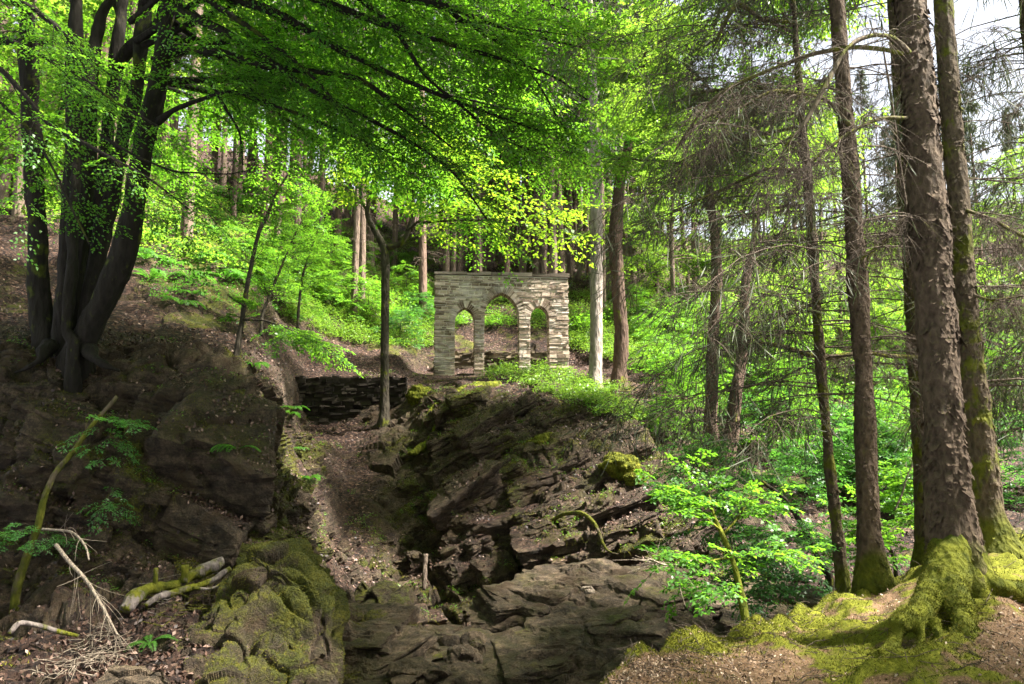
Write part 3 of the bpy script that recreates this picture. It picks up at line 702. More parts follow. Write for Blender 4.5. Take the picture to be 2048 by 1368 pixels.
def rock_loft(name, xs, cols, mat, label, moss=0.2, seed=0, dx=2.2, rows_n=(30, 44, 50, 54, 30, 14), ledge=0.16, lump=0.14, ledges=2.3, leaf=-0.4, tilt=0.0, nf=0, up_beds=False, shelves=()):
    A, xi, ri = loft(cols, xs, dx, rows_n)
    V = P(xi[None, :], A[..., 0], A[..., 1])
    N = grid_normals(blur(V, 4))
    if N[4:-4, 4:-4, 1].mean() > 0: N = -N
    Vq = V * np.array([.45, .9, 1.5])
    t = ri[:, None] * ledges + fbm(Vq * 0.9, 3, seed) * 0.9 + (xi[None, :] - xi.mean()) * tilt
    def beds(t, s_):
        k = np.floor(t); fr = t - k if up_beds else 1 - (t - k); z_ = np.zeros(k.shape, np.int64)
        return (smooth(0.0, 0.75, fr) * (1 - smooth(0.86, 1.0, fr)) * (0.35 + _h(k.astype(np.int64), z_ + 7, z_ + s_, s_)) - .55 * np.exp(-((fr - .97) / .07) ** 2)) * np.clip(.65 + fbm(V * .8 + s_, 2, s_) * .7, .15, 1.1)
    prof = beds(t, seed); prof2 = beds(t * 2.7 + fbm(V * np.array([1.2, 2, 3]), 3, seed + 2) * .7, seed + 4)
    fa, fc = facets(V * np.array([.8, 1.3, 1.6]) + .3 * np.stack([fbm(V * 1.2, 2, seed + q) for q in (1, 2, 3)], -1), seed + 5)
    fb, fd = facets(V * np.array([2.6, 3.4, 4.6]), seed + 15)
    edge = np.minimum(1, np.minimum(np.arange(len(xi)), np.arange(len(xi))[::-1]) / 8.0)[None, :]
    D = ledge * (prof - 0.4) + ledge * .16 * (prof2 - .3) + lump * fbm(V * np.array([.7, 1.1, 1.1]), 3, seed + 9) + fa * .13 + fb * .05 - 0.09 * np.exp(-fc / 0.04) + 0.03 * fbm(V * 6, 4, seed + 13)
    V = V + N * (D * edge)[..., None]
    mb = MB(); mb.add(V.reshape(-1, 3), grid_quads(*V.shape[:2])); g = np.random.default_rng(seed + 77); mo, lf = [], []
    vb = BVHTree.FromPolygons(mb.verts().tolist(), mb.quads().tolist()) if shelves else None
    for line, th, dp in shelves:
        q = np.array(line, float); L_ = np.r_[0, np.cumsum(np.hypot(*np.diff(q, axis=0).T))]; pos = 0
        while pos < L_[-1]:
            wpx = g.uniform(60, 150); m_ = min(pos + wpx / 2, L_[-1]); a = [np.interp(m_ + e, L_, q[:, 0]) for e in (-20, 0, 20)]; b = [np.interp(m_ + e, L_, q[:, 1]) for e in (-20, 0, 20)]
            p, n_ = pick(a[1], b[1] + g.normal(0, 5), vb); pos += wpx * .62
            if p is None: continue
            sdir = P(a[2], b[2], p[1] + .05) - P(a[0], b[0], p[1] - .05); sdir[1] += g.normal(0, .12)
            w_ = wpx * p[1] / FPX
            block(mb, mo, lf, p + np.array([0, .30 * dp, -.05]), axes((-.05, -.16, 1), sdir, g, .07), [w_ * 1.5, dp * g.uniform(.8, 1.2), th * g.uniform(.7, 1.4)], g, moss + .05, leaf, seed + len(mo), False)
    n0 = V.shape[0] * V.shape[1]
    mb.attr = {'moss': np.full(V.shape[:2], moss) + 0.34 * fbm(V * 1.2, 4, seed + 3), 'leaf': np.full(V.shape[:2], leaf)}
    mossg = mb.attr['moss']
    if mo: mb.attr = {'moss': np.concatenate([mossg.ravel()] + mo), 'leaf': np.concatenate([mb.attr['leaf'].ravel()] + lf)}
    o = solo(name, mb, mat, label, 'rock', flat=True)
    nz_ = grid_normals(V)[..., 2]; w_ = np.clip(mossg + .25 * abs(nz_) - .5, 0, .3) * edge
    if nf and w_.max() > 0:
        q = grid_quads(*V.shape[:2]); fm = MB(); fuzz(fm, V.reshape(-1, 3), q, nf, .022, wgt=w_.reshape(-1)[q[:, 0]] + 1e-9); part('moss', fm, M['moss'], o)
    return o, mb

def rc(x0, crest, Yc, bot=(1500, 9.8), depth_=1.2, sag=0.0):
    """seven knots of a rock profile, from the foot in front over the crest to the foot behind"""
    yb, Yb = bot
    f = [0, .3, .55, .8, 1.0]
    k = [(yb + (crest - yb) * (q ** 0.9), Yb + (Yc - Yb) * (q ** 1.25)) for q in f]
    return k + [(crest + 16, Yc + depth_ * .5), (crest + 120, Yc + depth_)]

rocks = {}
xsA = [972, 1010, 1080, 1180, 1260, 1310, 1400, 1520, 1640, 1720]
rocks['A'] = rock_loft('rock_slab', xsA, [rc(0, c, y, b, 1.6) for c, y, b in ((1320, 12.6, (1440, 11)), (1222, 13.6, (1450, 10.8)), (1168, 14, (1470, 10.3)), (1150, 14.2, (1480, 10)), (1150, 14.2, (1480, 10)), (1158, 14.1, (1480, 10)), (1180, 13.8, (1480, 10)), (1195, 13.6, (1480, 10)), (1215, 13.4, (1480, 10)), (1300, 13, (1480, 10.3)))],
    M['slab'], 'broad folded rock slab with curved ledges at the foot of the outcrop', 0.14, 201, ledge=0.12, lump=0.16, ledges=1.3, tilt=0, nf=9000, shelves=[
    ([(1040, 1372), (1075, 1320), (1130, 1275), (1190, 1262), (1290, 1278), (1400, 1300), (1560, 1320)], .42, 1.2),
    ([(985, 1300), (1010, 1258), (1080, 1215), (1180, 1224), (1270, 1202), (1350, 1222), (1480, 1255), (1620, 1270)], .46, 1.4),
    ([(995, 1245), (1020, 1212), (1070, 1178), (1150, 1160), (1250, 1166), (1330, 1170), (1420, 1188), (1540, 1203), (1640, 1222)], .38, 1.2),
    ([(1150, 1362), (1230, 1335), (1320, 1345)], .3, 1.0), ([(1060, 1195), (1150, 1188), (1260, 1192), (1400, 1212)], .2, .8)])
xsB = [630, 660, 720, 800, 870, 940, 985, 1012]
rocks['B'] = rock_loft('rock_slab', xsB, [rc(0, c, y, b, 1.0) for c, y, b in ((1290, 11.6, (1480, 9.9)), (1228, 12.2, (1480, 9.8)), (1226, 12.6, (1480, 9.8)), (1262, 12.6, (1480, 9.8)), (1284, 12.4, (1480, 9.8)), (1284, 12.2, (1480, 9.8)), (1325, 11.8, (1480, 9.9)), (1400, 11, (1480, 10)))],
    M['slab'], 'low slanting rock slab with orange moss between the boulder and the stream channel', 0.24, 231, ledge=0.12, lump=0.14, ledges=1.4, tilt=0, nf=9000, shelves=[
    ([(680, 1232), (760, 1250), (840, 1290), (930, 1300)], .26, 1.0), ([(680, 1262), (760, 1290), (860, 1330), (950, 1340)], .26, 1.0), ([(690, 1300), (770, 1330), (860, 1372), (960, 1376)], .3, 1.0), ([(690, 1350), (760, 1372)], .3, .9)])
xsC = [300, 360, 430, 490, 540, 585, 620, 645, 662, 684]
rocks['C'] = rock_loft('mossy_boulder', xsC, [rc(0, c, y, b, 1.0) for c, y, b in ((1420, 8.6, (1560, 7.4)), (1290, 9.6, (1540, 7.4)), (1225, 10, (1520, 7.6)), (1155, 10.4, (1500, 8)), (1124, 10.7, (1490, 8.4)), (1126, 10.7, (1480, 8.6)), (1160, 10.5, (1480, 8.8)), (1215, 10.3, (1480, 9)), (1290, 10, (1480, 9.2)), (1420, 9.8, (1480, 9.4)))],
    M['terrain'], 'big boulder covered in yellow green moss below the fallen logs', 0.52, 261, ledge=0.20, lump=0.12, ledges=1.4, tilt=.002, nf=60000, up_beds=True)
xsD = [170, 205, 240, 290, 335, 365]
rocks['D'] = rock_loft('pale_rock', xsD, [rc(0, c, y, b, .6) for c, y, b in ((1400, 6.9, (1500, 6.2)), (1350, 7.2, (1480, 6.2)), (1320, 7.4, (1480, 6.2)), (1322, 7.4, (1480, 6.2)), (1348, 7.2, (1480, 6.2)), (1410, 6.8, (1500, 6.2)))],
    M['slab'], 'pale bare grey rock beside the pile of dry twigs', -0.3, 291, ledge=0.03, lump=0.05, dx=2.0)

def ico(sub):
    import bmesh
    bm = bmesh.new(); bmesh.ops.create_icosphere(bm, subdivisions=sub, radius=1.0)
    v = np.array([x.co[:] for x in bm.verts]); t = np.array([[a.index for a in f.verts] for f in bm.faces]); bm.free()
    return v, t
IV, IT = ico(5)
def boulder(name, px, py, Y, w, h, mat, label, cat='rock', moss=0.3, seed=0, d=None, group=None, sink=0.35, leaf=-0.5):
    soft_ = mat is M['moss_wood']
    c = P(px, py, Y); s = Y / FPX
    sc = np.array([w * s / 2, (d or w) * s / 2, h * s / 2])
    cv, cb = facets(IV * 1.05 + seed * 3.7, seed)
    dirs = IV * (1 + 0.16 * fbm(IV * 1.3 + seed, 3, seed) + (cv * 0.45 if not soft_ else .18 * fbm(IV * 2.2 + seed, 3, seed + 3)) - (0.08 if not soft_ else .02) * np.exp(-cb / .07) + 0.05 * fbm(IV * 5 + seed, 3, seed + 1))[:, None]
    v = dirs * sc + c - np.array([0, 0, sc[2] * (sink * 2 - 1)])
    mb = MB(); mb.add(v, None, IT); mb.attr = {'moss': np.full(len(v), moss), 'leaf': np.full(len(v), leaf)}
    o = solo(name, mb, mat, label, cat, group, flat=not soft_)
    if soft_ or moss > .6: fm = MB(); fuzz(fm, v, np.c_[IT, IT[:, 2]], 5000 if soft_ else 3500, .03 if Y > 15 else .022); part('moss', fm, M['moss'], o)
    return mb
boulder('mossy_rock', 868, 1300, 12.9, 62, 60, M['terrain'], 'squarish moss capped rock standing in the dry stream channel', moss=.75, seed=3)
boulder('rock', 690, 1225, 13.6, 44, 62, M['slab'], 'upright grey rock at the foot of the leafy gully', moss=-.1, seed=5)
boulder('rock', 663, 1215, 13.2, 34, 50, M['slab'], 'narrow grey rock wedged behind the mossy boulder', moss=-.1, seed=6)
boulder('mossy_rock', 760, 1225, 14.6, 110, 90, M['terrain'], 'dark mossy rock behind the slanting slab', moss=.5, seed=8)
boulder('rock', 1000, 1255, 13.6, 80, 50, M['terrain'], 'dark rock with a moss cap behind the stream channel', moss=.35, seed=9)
boulder('rock', 930, 1345, 11.6, 70, 70, M['slab'], 'smooth pale rock in the stream channel', moss=-.3, seed=10)
boulder('rock', 840, 1368, 11, 110, 60, M['slab'], 'long pale rock at the lip of the stream channel', moss=-.2, seed=12)
boulder('rock', 800, 1290, 12.9, 40, 22, M['slab'], 'flat pale stone lying on the slanting slab', moss=-.4, seed=13)
boulder('stone', 1176, 1186, 13.6, 26, 20, M['pale_twig'], 'small white stone lying on the folded rock slab', 'stone', moss=-.5, seed=14)
boulder('stone', 826, 1112, 18, 26, 16, M['slab'], 'small yellowish stone high in the leafy gully', 'stone', moss=0.1, seed=15)
boulder('mossy_rock', 838, 800, 25.2, 52, 46, M['moss_wood'], 'rounded moss cushion on the ledge below the arch', moss=.8, seed=16)
boulder('mossy_rock', 1236, 940, 17.9, 74, 52, M['moss_wood'], 'bright yellow moss cushion on the edge of the outcrop', moss=.9, seed=17)
boulder('mossy_rock', 1275, 968, 17.3, 54, 34, M['moss_wood'], 'small moss cushion beside the bright yellow one', moss=.9, seed=18)
boulder('mossy_rock', 1095, 890, 19.6, 70, 36, M['moss_wood'], 'flat moss cushion halfway up the outcrop', moss=.9, seed=19)
boulder('rock', 1352, 825, 24.5, 60, 40, M['moss_wood'], 'low mossy rock beside the path below the two brown trunks', moss=.8, seed=20)
stone_rng = np.random.default_rng(5)
for i in range(26):
    px = stone_rng.uniform(720, 1000); py = stone_rng.uniform(1262, 1330)
    p, n = pick(px, py)
    if p is None or p[1] > 17: continue
    w = stone_rng.uniform(8, 26)
    boulder('pebble', px, py, p[1], w, w * .6, M['slab'], 'pebble lying on the dry stream bed', 'pebble', -.4, 30 + i, group='pebbles of the dry stream bed')

# ------------------------------------------------------------------ masonry
def box(mb, x0, x1, y0, y1, z0, z1, jit=0.0, gen=rng):
    c = np.array([[x, y, z] for z in (z0, z1) for y in (y0, y1) for x in (x0, x1)], float)
    if jit: c = c + gen.uniform(-jit, jit, c.shape)
    mb.add(c, [[0, 2, 3, 1], [4, 5, 7, 6], [0, 1, 5, 4], [2, 6, 7, 3], [0, 4, 6, 2], [1, 3, 7, 5]])

def hexa(mb, c):
    mb.add(c, [[0, 2, 3, 1], [4, 5, 7, 6], [0, 1, 5, 4], [2, 6, 7, 3], [0, 4, 6, 2], [1, 3, 7, 5]])

ARCH_Y = 30.0
pm = FPX / depth(640, ARCH_Y)
aw = 266.5 / pm; zb = P(1003, 744, ARCH_Y)[2]; ztop = P(1003, 549, ARCH_Y)[2]; AH = ztop - zb
def zpx(py): return P(1003, py, ARCH_Y)[2] - zb
OPEN = []
for xl, xr, apex, spring in ((910.2, 948, 619, 643), (968, 1036.8, 588, 634), (1059.4, 1097, 612, 637)):
    a = (xr - xl) / 2 / pm; h = zpx(apex) - zpx(spring)
    c = max(0.02, (h * h - a * a) / (2 * a))
    OPEN.append(dict(x=((xl + xr) / 2 - 1003) / pm, a=a, s=zpx(spring), c=c, R=a + c))
def halfw(o, z, grow=0.0):
    if z <= o['s']: return o['a']
    y = z - o['s']; R = o['R'] + grow
    return math.sqrt(R * R - y * y) - o['c'] if R * R > y * y else -1
def gaps(z, grow=0.0, g=0.0):
    out = []
    for o in OPEN:
        w = halfw(o, z, grow if z > o['s'] else 0)
        if w > 0: out.append((o['x'] - w + g, o['x'] + w - g))
    return out
def free(z, x0, x1, grow=0.0, g=0.0):
    segs = [(x0, x1)]
    for a, b in gaps(z, grow, g):
        new = []
        for s, e in segs:
            if b <= s or a >= e: new.append((s, e)); continue
            if a > s: new.append((s, a))
            if b < e: new.append((b, e))
        segs = new
    return [s for s in segs if s[1] - s[0] > 0.02]
T0, T1y = -0.28, 0.28
core, stones_, rings, cop = MB(), MB(), [], MB()
g2 = np.random.default_rng(21)
z = -0.6
while z < AH - 0.14:
    for s, e in free(z + 0.02, -aw / 2 + .02, aw / 2 - .02, 0, -0.012):
        box(core, s, e, T0 + .022, T1y - .022, z, z + 0.04)
    z += 0.04
z = -0.5
while z < AH - 0.16:
    hgt = g2.choice([0.06, 0.08, 0.10, 0.135], p=[.3, .35, .25, .1]) * g2.uniform(.85, 1.15)
    hgt = min(hgt, AH - 0.13 - z)
    if hgt < .03: break
    for s, e in free(z + hgt / 2, -aw / 2 - g2.uniform(-.02, .035), aw / 2 + g2.uniform(-.02, .035), 0.27):
        x = s
        while x < e - 0.03:
            w = g2.uniform(.12, .42) * (1.25 if hgt < .09 else .9)
            x1 = min(x + w, e)
            if e - x1 < .09: x1 = e
            pr = g2.uniform(-.02, .03)
            box(stones_, x + .012 * (x > s), x1 - .014, T0 - pr, T1y + pr, z + .013, z + hgt - .013, .009, g2)
            x = x1
    z += hgt
def inside(x, z, skip):
    return any(abs(x - o['x']) < halfw(o, z) + .02 and z > 0 for o in OPEN if o is not skip)
for o in OPEN:
    r = MB()
    apex_a = math.acos(min(1, o['c'] / o['R']))
    for sgn in (-1, 1):
        n = int(o['R'] * apex_a / 0.062)
        for i in range(n):
            a0, a1 = apex_a * (i + .06) / n, apex_a * (i + .9) / n
            ln = g2.uniform(.2, .36)
            while ln > .08:
                xx = o['x'] + sgn * ((o['R'] + ln) * math.cos(a1) - o['c']); zz = o['s'] + (o['R'] + ln) * math.sin(a1)
                if sgn * (xx - o['x']) > 0.004 and not inside(xx, zz, o) and zz < AH - .16: break
                ln -= .03
            pr = g2.uniform(-.01, .02); cs = []
            for rr in (o['R'] - g2.uniform(0, .012), o['R'] + ln):
                for yy in (T0 - pr - .006, T1y + pr + .006):
                    for aa in (a0, a1):
                        xq = sgn * (rr * math.cos(aa) - o['c'])
                        if xq * sgn < 0.003: xq = 0.003 * sgn
                        cs.append((o['x'] + xq, yy, o['s'] + rr * math.sin(aa)))
            hexa(r, np.array(cs))
    rings.append(r)
x = -aw / 2 - .03
while x < aw / 2 + .03:
    w = g2.uniform(.35, .8); x1 = min(x + w, aw / 2 + .04)
    box(cop, x, x1 - .006, T0 - .05, T1y + .05, AH - .115 + g2.uniform(-.008, .008), AH + g2.uniform(-.03, .03), .014, g2); x = x1
base = P(1003, 744, ARCH_Y)
arch = empty('stone_arch', base, 'tall freestanding stone wall pierced by three pointed arches on the mossy ledge', 'arch')
arch.rotation_euler = (0, 0, math.radians(6.0))
for nm, mb, mt in [('mortar_core', core, M['mortar']), ('stonework', stones_, M['stone']), ('coping', cop, M['coping'])] + [('arch_ring', r, M['stone']) for r in rings]:
    o = bpy.data.objects.new(nm, mb.mesh(nm, mt, (0, 0, 0), True)); COL.objects.link(o); o.parent = arch

def dry_wall(name, p0, p1, z0, z1, thick, mat, label, seed):
    g = np.random.default_rng(seed); p0 = np.array(p0, float); p1 = np.array(p1, float)
    L = np.linalg.norm(p1 - p0); ax = (p1 - p0) / L; mb = MB()
    box(mb, .03, L - .03, -thick / 2 + .05, thick / 2, z0, z1 - .05)
    z = z0
    while z < z1 - .03:
        h = min(g.uniform(.05, .13), z1 - z); x = -g.uniform(0, .1)
        while x < L:
            w = g.uniform(.10, .42); x1 = min(x + w, L)
            pr = g.uniform(-.07, .06)
            zt = z + h - .012 + (g.uniform(-.04, .05) if z + h > z1 - .05 else 0)
            box(mb, x + .006, x1 - .008, -thick / 2 - pr, thick / 2 - .1, z, zt, .022, g); x = x1
        z += h
    v = mb.verts(); mb.v = [np.stack([p0[0] + v[:, 0] * ax[0] - v[:, 1] * ax[1], p0[1] + v[:, 0] * ax[1] + v[:, 1] * ax[0], v[:, 2]], -1)]
    return solo(name, mb, mat, label, 'wall', flat=True)
a = P(560, 752, 25.6); b = P(815, 756, 25.8)
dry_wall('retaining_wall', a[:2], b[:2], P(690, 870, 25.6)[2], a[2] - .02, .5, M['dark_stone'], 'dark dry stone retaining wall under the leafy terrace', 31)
a = P(884, 704, 33.0); b = P(1124, 707, 33.0)
dry_wall('garden_wall', a[:2], b[:2], P(1000, 752, 33.0)[2], a[2], .5, M['wall_stone'], 'low rough stone wall seen through the arches', 32)

# ------------------------------------------------------------------ trunks
def path(pts):
    """[(px, py, Y, width in photo pixels)] -> (x, y, z, radius)"""
    return np.array([list(P(a, b, Y)) + [w / 2 / (FPX / depth(b, Y))] for a, b, Y, w in pts])

def grow_top(pp, zt, r=0.04):
    d = pp[-1] - pp[-2]; k = (zt - pp[-1][2]) / max(d[2], .2)
    q = pp[-1] + d * k; q[3] = r
    m = pp[-1] + d * k * .5; m[3] = (pp[-1][3] + r) / 2
    return np.vstack([pp, m, q])

def flakes(mb, ring, d, n, size, gen=rng):
    """bark scales lifting from a trunk surface (ring: rows x sides)"""
    R, K, _ = ring.shape
    i = gen.integers(2, R - 3, n); j = gen.integers(0, K, n)
    p = ring[i, j]; o = d[i, j]; up = nrm(ring[i + 1, j] - ring[i, j])
    s = np.cross(up, o)
    keep = fbm(p * np.array([5, 5, 2.2]), 2, 17) + .35 * gen.normal(0, 1, n) > -.15; p, o, up, s = p[keep], o[keep], up[keep], s[keep]; n = len(p); size = size * np.exp(gen.normal(0, .45, (n, 1)))
    w = size * gen.uniform(.5, 1.3, (n, 1)); h = size * gen.uniform(.5, 1.1, (n, 1)); l = size * gen.uniform(.12, .42, (n, 1))
    top = p + up * h * .5 - o * .004
    a = top - s * w / 2; b = top + s * w / 2; bot = p - up * h * .5 + o * l
    c = bot + s * w * .38 * gen.uniform(.1, 1.2, (n, 1)) + up * h * gen.uniform(-.2, .4, (n, 1)); e = bot - s * w * .38 * gen.uniform(.1, 1.2, (n, 1)) + up * h * gen.uniform(-.2, .4, (n, 1))
    mb.add(np.stack([a, e, c, b], 1).reshape(-1, 3), np.arange(n * 4).reshape(-1, 4))

# --- big spruces standing on the mossy floor
def spruce(pts, ztop, k, seed, label, mat, flare=1.5, nflake=0, fsize=.04, amp=.012, seg=.05, freq=9):
    pp = path(pts); b = pp[0].copy()
    foot = b.copy(); foot[2] -= .35; foot[3] = b[3] * 1.15
    pp = np.vstack([foot, pp]); pp = grow_top(pp, ztop)
    root = empty('spruce_tree', b[:3], label, 'tree')
    mb = MB(); c, r, ring, d = limb(mb, pp, seg, k, amp, freq, seed, .5, lump=.02)
    if nflake:
        vis = int(np.searchsorted(c[:, 2], 6.5)); flakes(mb, ring[:max(vis, 8)], d[:max(vis, 8)], nflake, fsize)
    part('trunk', mb, mat, root)
    return root, c, r, ring, d

t4, c4, r4, ring4, d4 = spruce([(1920, 1190, 7.0, 140), (1914, 1130, 7, 116), (1910, 1098, 7, 104), (1899, 1000, 7, 86), (1893, 923, 7, 80), (1887, 850, 7, 77), (1875, 685, 7, 76), (1858, 450, 7, 70), (1841, 245, 7, 66), (1821, 0, 7, 58)], 19, 56, 1,
    'massive scaly barked spruce with thick moss covered roots', M['spruce_bark'], nflake=6000, fsize=.036, amp=.018, freq=13)
t5, c5, r5, ring5, d5 = spruce([(1992, 1105, 9.5, 110), (1988, 1075, 9.5, 80), (1972, 1020, 9.5, 63), (1962, 900, 9.5, 57), (1937, 685, 9.5, 46), (1920, 440, 9.5, 42), (1900, 200, 9.5, 40), (1886, 0, 9.5, 37)], 21, 36, 2,
    'thick spruce with green tinged trunk just behind the massive scaly one', M['spruce_bark_mossy'], nflake=2200, fsize=.036)
t2, c2, r2, ring2, d2 = spruce([(1747, 1165, 10, 80), (1744, 1127, 10, 62), (1738, 1063, 10, 46), (1732, 896, 10, 38), (1723, 685, 10, 36), (1707, 440, 10, 36), (1688, 200, 10, 33), (1673, 0, 10, 30)], 19, 36, 3,
    'straight spruce with small flared foot between the thin leaning spruce and the massive one', M['spruce_bark'], nflake=2200, fsize=.03)
t1, c1, r1, ring1, d1 = spruce([(1689, 1195, 10.6, 36), (1686, 1169, 10.6, 31), (1675, 1063, 10.6, 26), (1656, 896, 10.6, 24), (1638, 685, 10.6, 22), (1621, 440, 10.6, 20), (1601, 200, 10.6, 16), (1586, 0, 10.6, 13)], 17, 26, 4,
    'thin leaning spruce with dead branches standing on the edge of the mound', M['spruce_bark_mossy'], nflake=1100, fsize=.026)
t3, c3, r3, ring3, d3 = spruce([(1853, 1125, 12, 58), (1850, 1090, 12, 40), (1845, 1000, 12, 31), (1835, 800, 12, 30), (1818, 500, 12, 28), (1803, 250, 12, 26), (1788, 0, 12, 23)], 19, 26, 5,
    'dark spruce half hidden behind the massive scaly one', M['spruce_bark_mossy'], nflake=600, fsize=.03)
mb = MB(); limb(mb, path([(1838, 640, 11, 8), (1822, 480, 11, 7), (1800, 330, 11, 6), (1783, 200, 11, 5), (1766, 95, 11, 4)]), .1, 6, .004)
tp = empty('dead_sapling', P(1853, 1125, 11), 'thin dead sapling leaning behind the straight spruce', 'tree')
limb(mb, path([(1856, 1125, 11, 10), (1848, 900, 11, 9), (1838, 640, 11, 8)]), .1, 6, .004); part('trunk', mb, M['twig'], tp)

# moss covered roots of the massive spruce
def root_limb(pts, parent, seed, fz=9000, k=18):
    mb = MB(); pp = path(pts)
    c, r, ring, d = limb(mb, pp, .035, k, .03, 5, seed, 1.0, lump=.03)
    o = part('root', mb, M['moss_wood'], parent)
    fm = MB(); fuzz(fm, mb.verts(), mb.quads(), fz, .020)
    f = part('moss', fm, M['moss'], o)
    return o
pi_ = math.pi
ROOTS = [
 [(1908, 1060, 7.0, 60), (1904, 1130, 6.82, 66), (1910, 1185, 6.5, 58), (1924, 1228, 6.2, 48), (1938, 1262, 5.95, 42), (1958, 1298, 5.7, 40), (1990, 1325, 5.5, 32), (2016, 1345, 5.35, 16)],
 [(1895, 1080, 6.98, 60), (1872, 1160, 6.72, 50), (1845, 1208, 6.4, 38), (1822, 1238, 6.2, 30), (1800, 1262, 6.05, 24), (1770, 1290, 5.9, 16), (1735, 1310, 5.8, 9)],
 [(1930, 1080, 7.0, 60), (1962, 1150, 6.85, 48), (2005, 1178, 6.75, 38), (2050, 1186, 6.8, 34), (2110, 1196, 6.8, 26)],
 [(1932, 1230, 6.15, 40), (1915, 1270, 5.95, 30), (1895, 1300, 5.75, 24), (1880, 1330, 5.6, 16), (1850, 1350, 5.5, 9)],
 [(1890, 1100, 7.0, 44), (1850, 1185, 6.8, 26), (1830, 1215, 6.7, 12)],
]
def remesh(mb, vox, mat, parent, name, smooth_=6):
    me = mb.mesh('tmp', mat); o = bpy.data.objects.new('tmp', me); COL.objects.link(o)
    m = o.modifiers.new('r', 'REMESH'); m.mode = 'VOXEL'; m.voxel_size = vox; m2 = o.modifiers.new('s', 'SMOOTH'); m2.iterations = smooth_; m2.factor = .5
    dg = bpy.context.evaluated_depsgraph_get(); e = o.evaluated_get(dg).to_mesh()
    v = np.array([x.co[:] for x in e.vertices]); q = np.array([list(p.vertices) for p in e.polygons if len(p.vertices) == 4])
    bpy.data.objects.remove(o); N_ = MB(); nr = nrm(v - v.mean(0)); 
    v = v + .02 * fbm(v * 9, 3, 55)[:, None] * nr; N_.add(v, q); part(name, N_, mat, parent)
    return v, q
rb_ = MB()
for i, rp in enumerate(ROOTS): limb(rb_, path(rp), .035, 16, .02, 5, 300 + i, 1.0, lump=.02)
for i, (a_, b_, w_) in enumerate(((1800, 1784, 22), (1836, 1840, 24), (1868, 1880, 17))):      # hollow root shelf
    limb(rb_, path([(a_, 1236, 6.02, w_ * 1.2), ((a_ + b_) / 2 + 3, 1268, 5.97, w_), (b_, 1300, 5.9, w_ * 1.3), (b_ - 8, 1335, 5.8, w_ * 2)]), .03, 12, .02, 7, 320 + i, 1)
limb(rb_, path([(1870, 1195, 6.5, 40), (1850, 1222, 6.3, 44), (1825, 1238, 6.1, 46), (1795, 1242, 6.0, 34), (1782, 1244, 5.97, 14)]), .03, 14, .03, 6, 330, 1)
zs = np.linspace(-.05, .95, 24); cx_ = np.interp(zs, c4[:, 2], c4[:, 0]); cy_ = np.interp(zs, c4[:, 2], c4[:, 1]); rr0 = np.interp(zs, c4[:, 2], r4)
ang = np.arange(48) * 2 * pi_ / 48
lob = 1 + (.30 * np.clip(np.cos(ang * 5 + .9), 0, 1)[None, :] + .06) * smooth(.80, .1, zs)[:, None] - .14 * smooth(.55, .95, zs)[:, None]
fl = np.stack([cx_[:, None] + np.cos(ang) * rr0[:, None] * lob, cy_[:, None] + np.sin(ang) * rr0[:, None] * lob, np.broadcast_to(zs[:, None], lob.shape)], -1)
k_ = 48; rb_.add(np.concatenate([fl.reshape(-1, 3), [[cx_[0], cy_[0], zs[0]], [cx_[-1], cy_[-1], zs[-1]]]]), grid_quads(24, k_, True),
   [[(a + 1) % k_, a, 24 * k_] for a in range(k_)] + [[23 * k_ + a, 23 * k_ + (a + 1) % k_, 24 * k_ + 1] for a in range(k_)])
rv, rq = remesh(rb_, .016, M['moss_wood'], t4, 'roots')
fm = MB(); zz = rv[rq[:, 0], 2]
fuzz(fm, rv, rq, 60000, .017, wgt=np.clip((0.85 - zz + 0.3 * fbm(rv[rq[:, 0]] * 3, 2, 5)) * 4, 0.05, 1) * (.35 + np.clip(fbm(rv[rq[:, 0]] * 7, 3, 6) + .4, 0, 1)))
part('moss', fm, M['moss'], t4)
# --- beech with a sheaf of dark stems
beech = empty('beech_tree', P(150, 700, 14.8), 'dark many stemmed beech leaning out over the rock bank', 'tree')
BST = [
 [(88, 690, 14.8, 54), (80, 620, 14.8, 46), (74, 480, 14.7, 45), (68, 350, 14.7, 42), (60, 180, 14.6, 38), (55, 0, 14.5, 33)],
 [(122, 705, 14.6, 46), (128, 620, 14.5, 40), (138, 480, 14.4, 40), (146, 300, 14.3, 38), (150, 120, 14.2, 36), (153, 0, 14.2, 34)],
 [(140, 705, 14.9, 40), (152, 600, 15, 33), (166, 470, 15, 32), (176, 316, 15.1, 30), (184, 140, 15.1, 26), (202, 40, 15.2, 24), (226, -10, 15.2, 22)],
 [(156, 705, 15.1, 42), (172, 560, 15.3, 33), (186, 470, 15.3, 34), (200, 390, 15.4, 34), (217, 245, 15.5, 32), (230, 130, 15.5, 30), (243, 20, 15.6, 27)],
 [(170, 712, 14.7, 50), (185, 580, 14.8, 40), (205, 456, 14.9, 40), (226, 386, 14.9, 36), (244, 280, 15, 32), (274, 165, 15, 29), (288, 30, 15, 27)],
 [(150, 730, 14.3, 72), (182, 650, 14.1, 58), (214, 590, 14, 58), (246, 510, 13.9, 54), (262, 440, 13.8, 50), (283, 316, 13.7, 46), (312, 175, 13.6, 42), (332, 50, 13.5, 38), (340, -30, 13.4, 36)],
 [(146, 690, 13.9, 30), (134, 660, 13.9, 24), (138, 600, 13.9, 21), (145, 520, 14, 20), (146, 430, 14.1, 17), (150, 330, 14.2, 12)],
]
crown_src = []
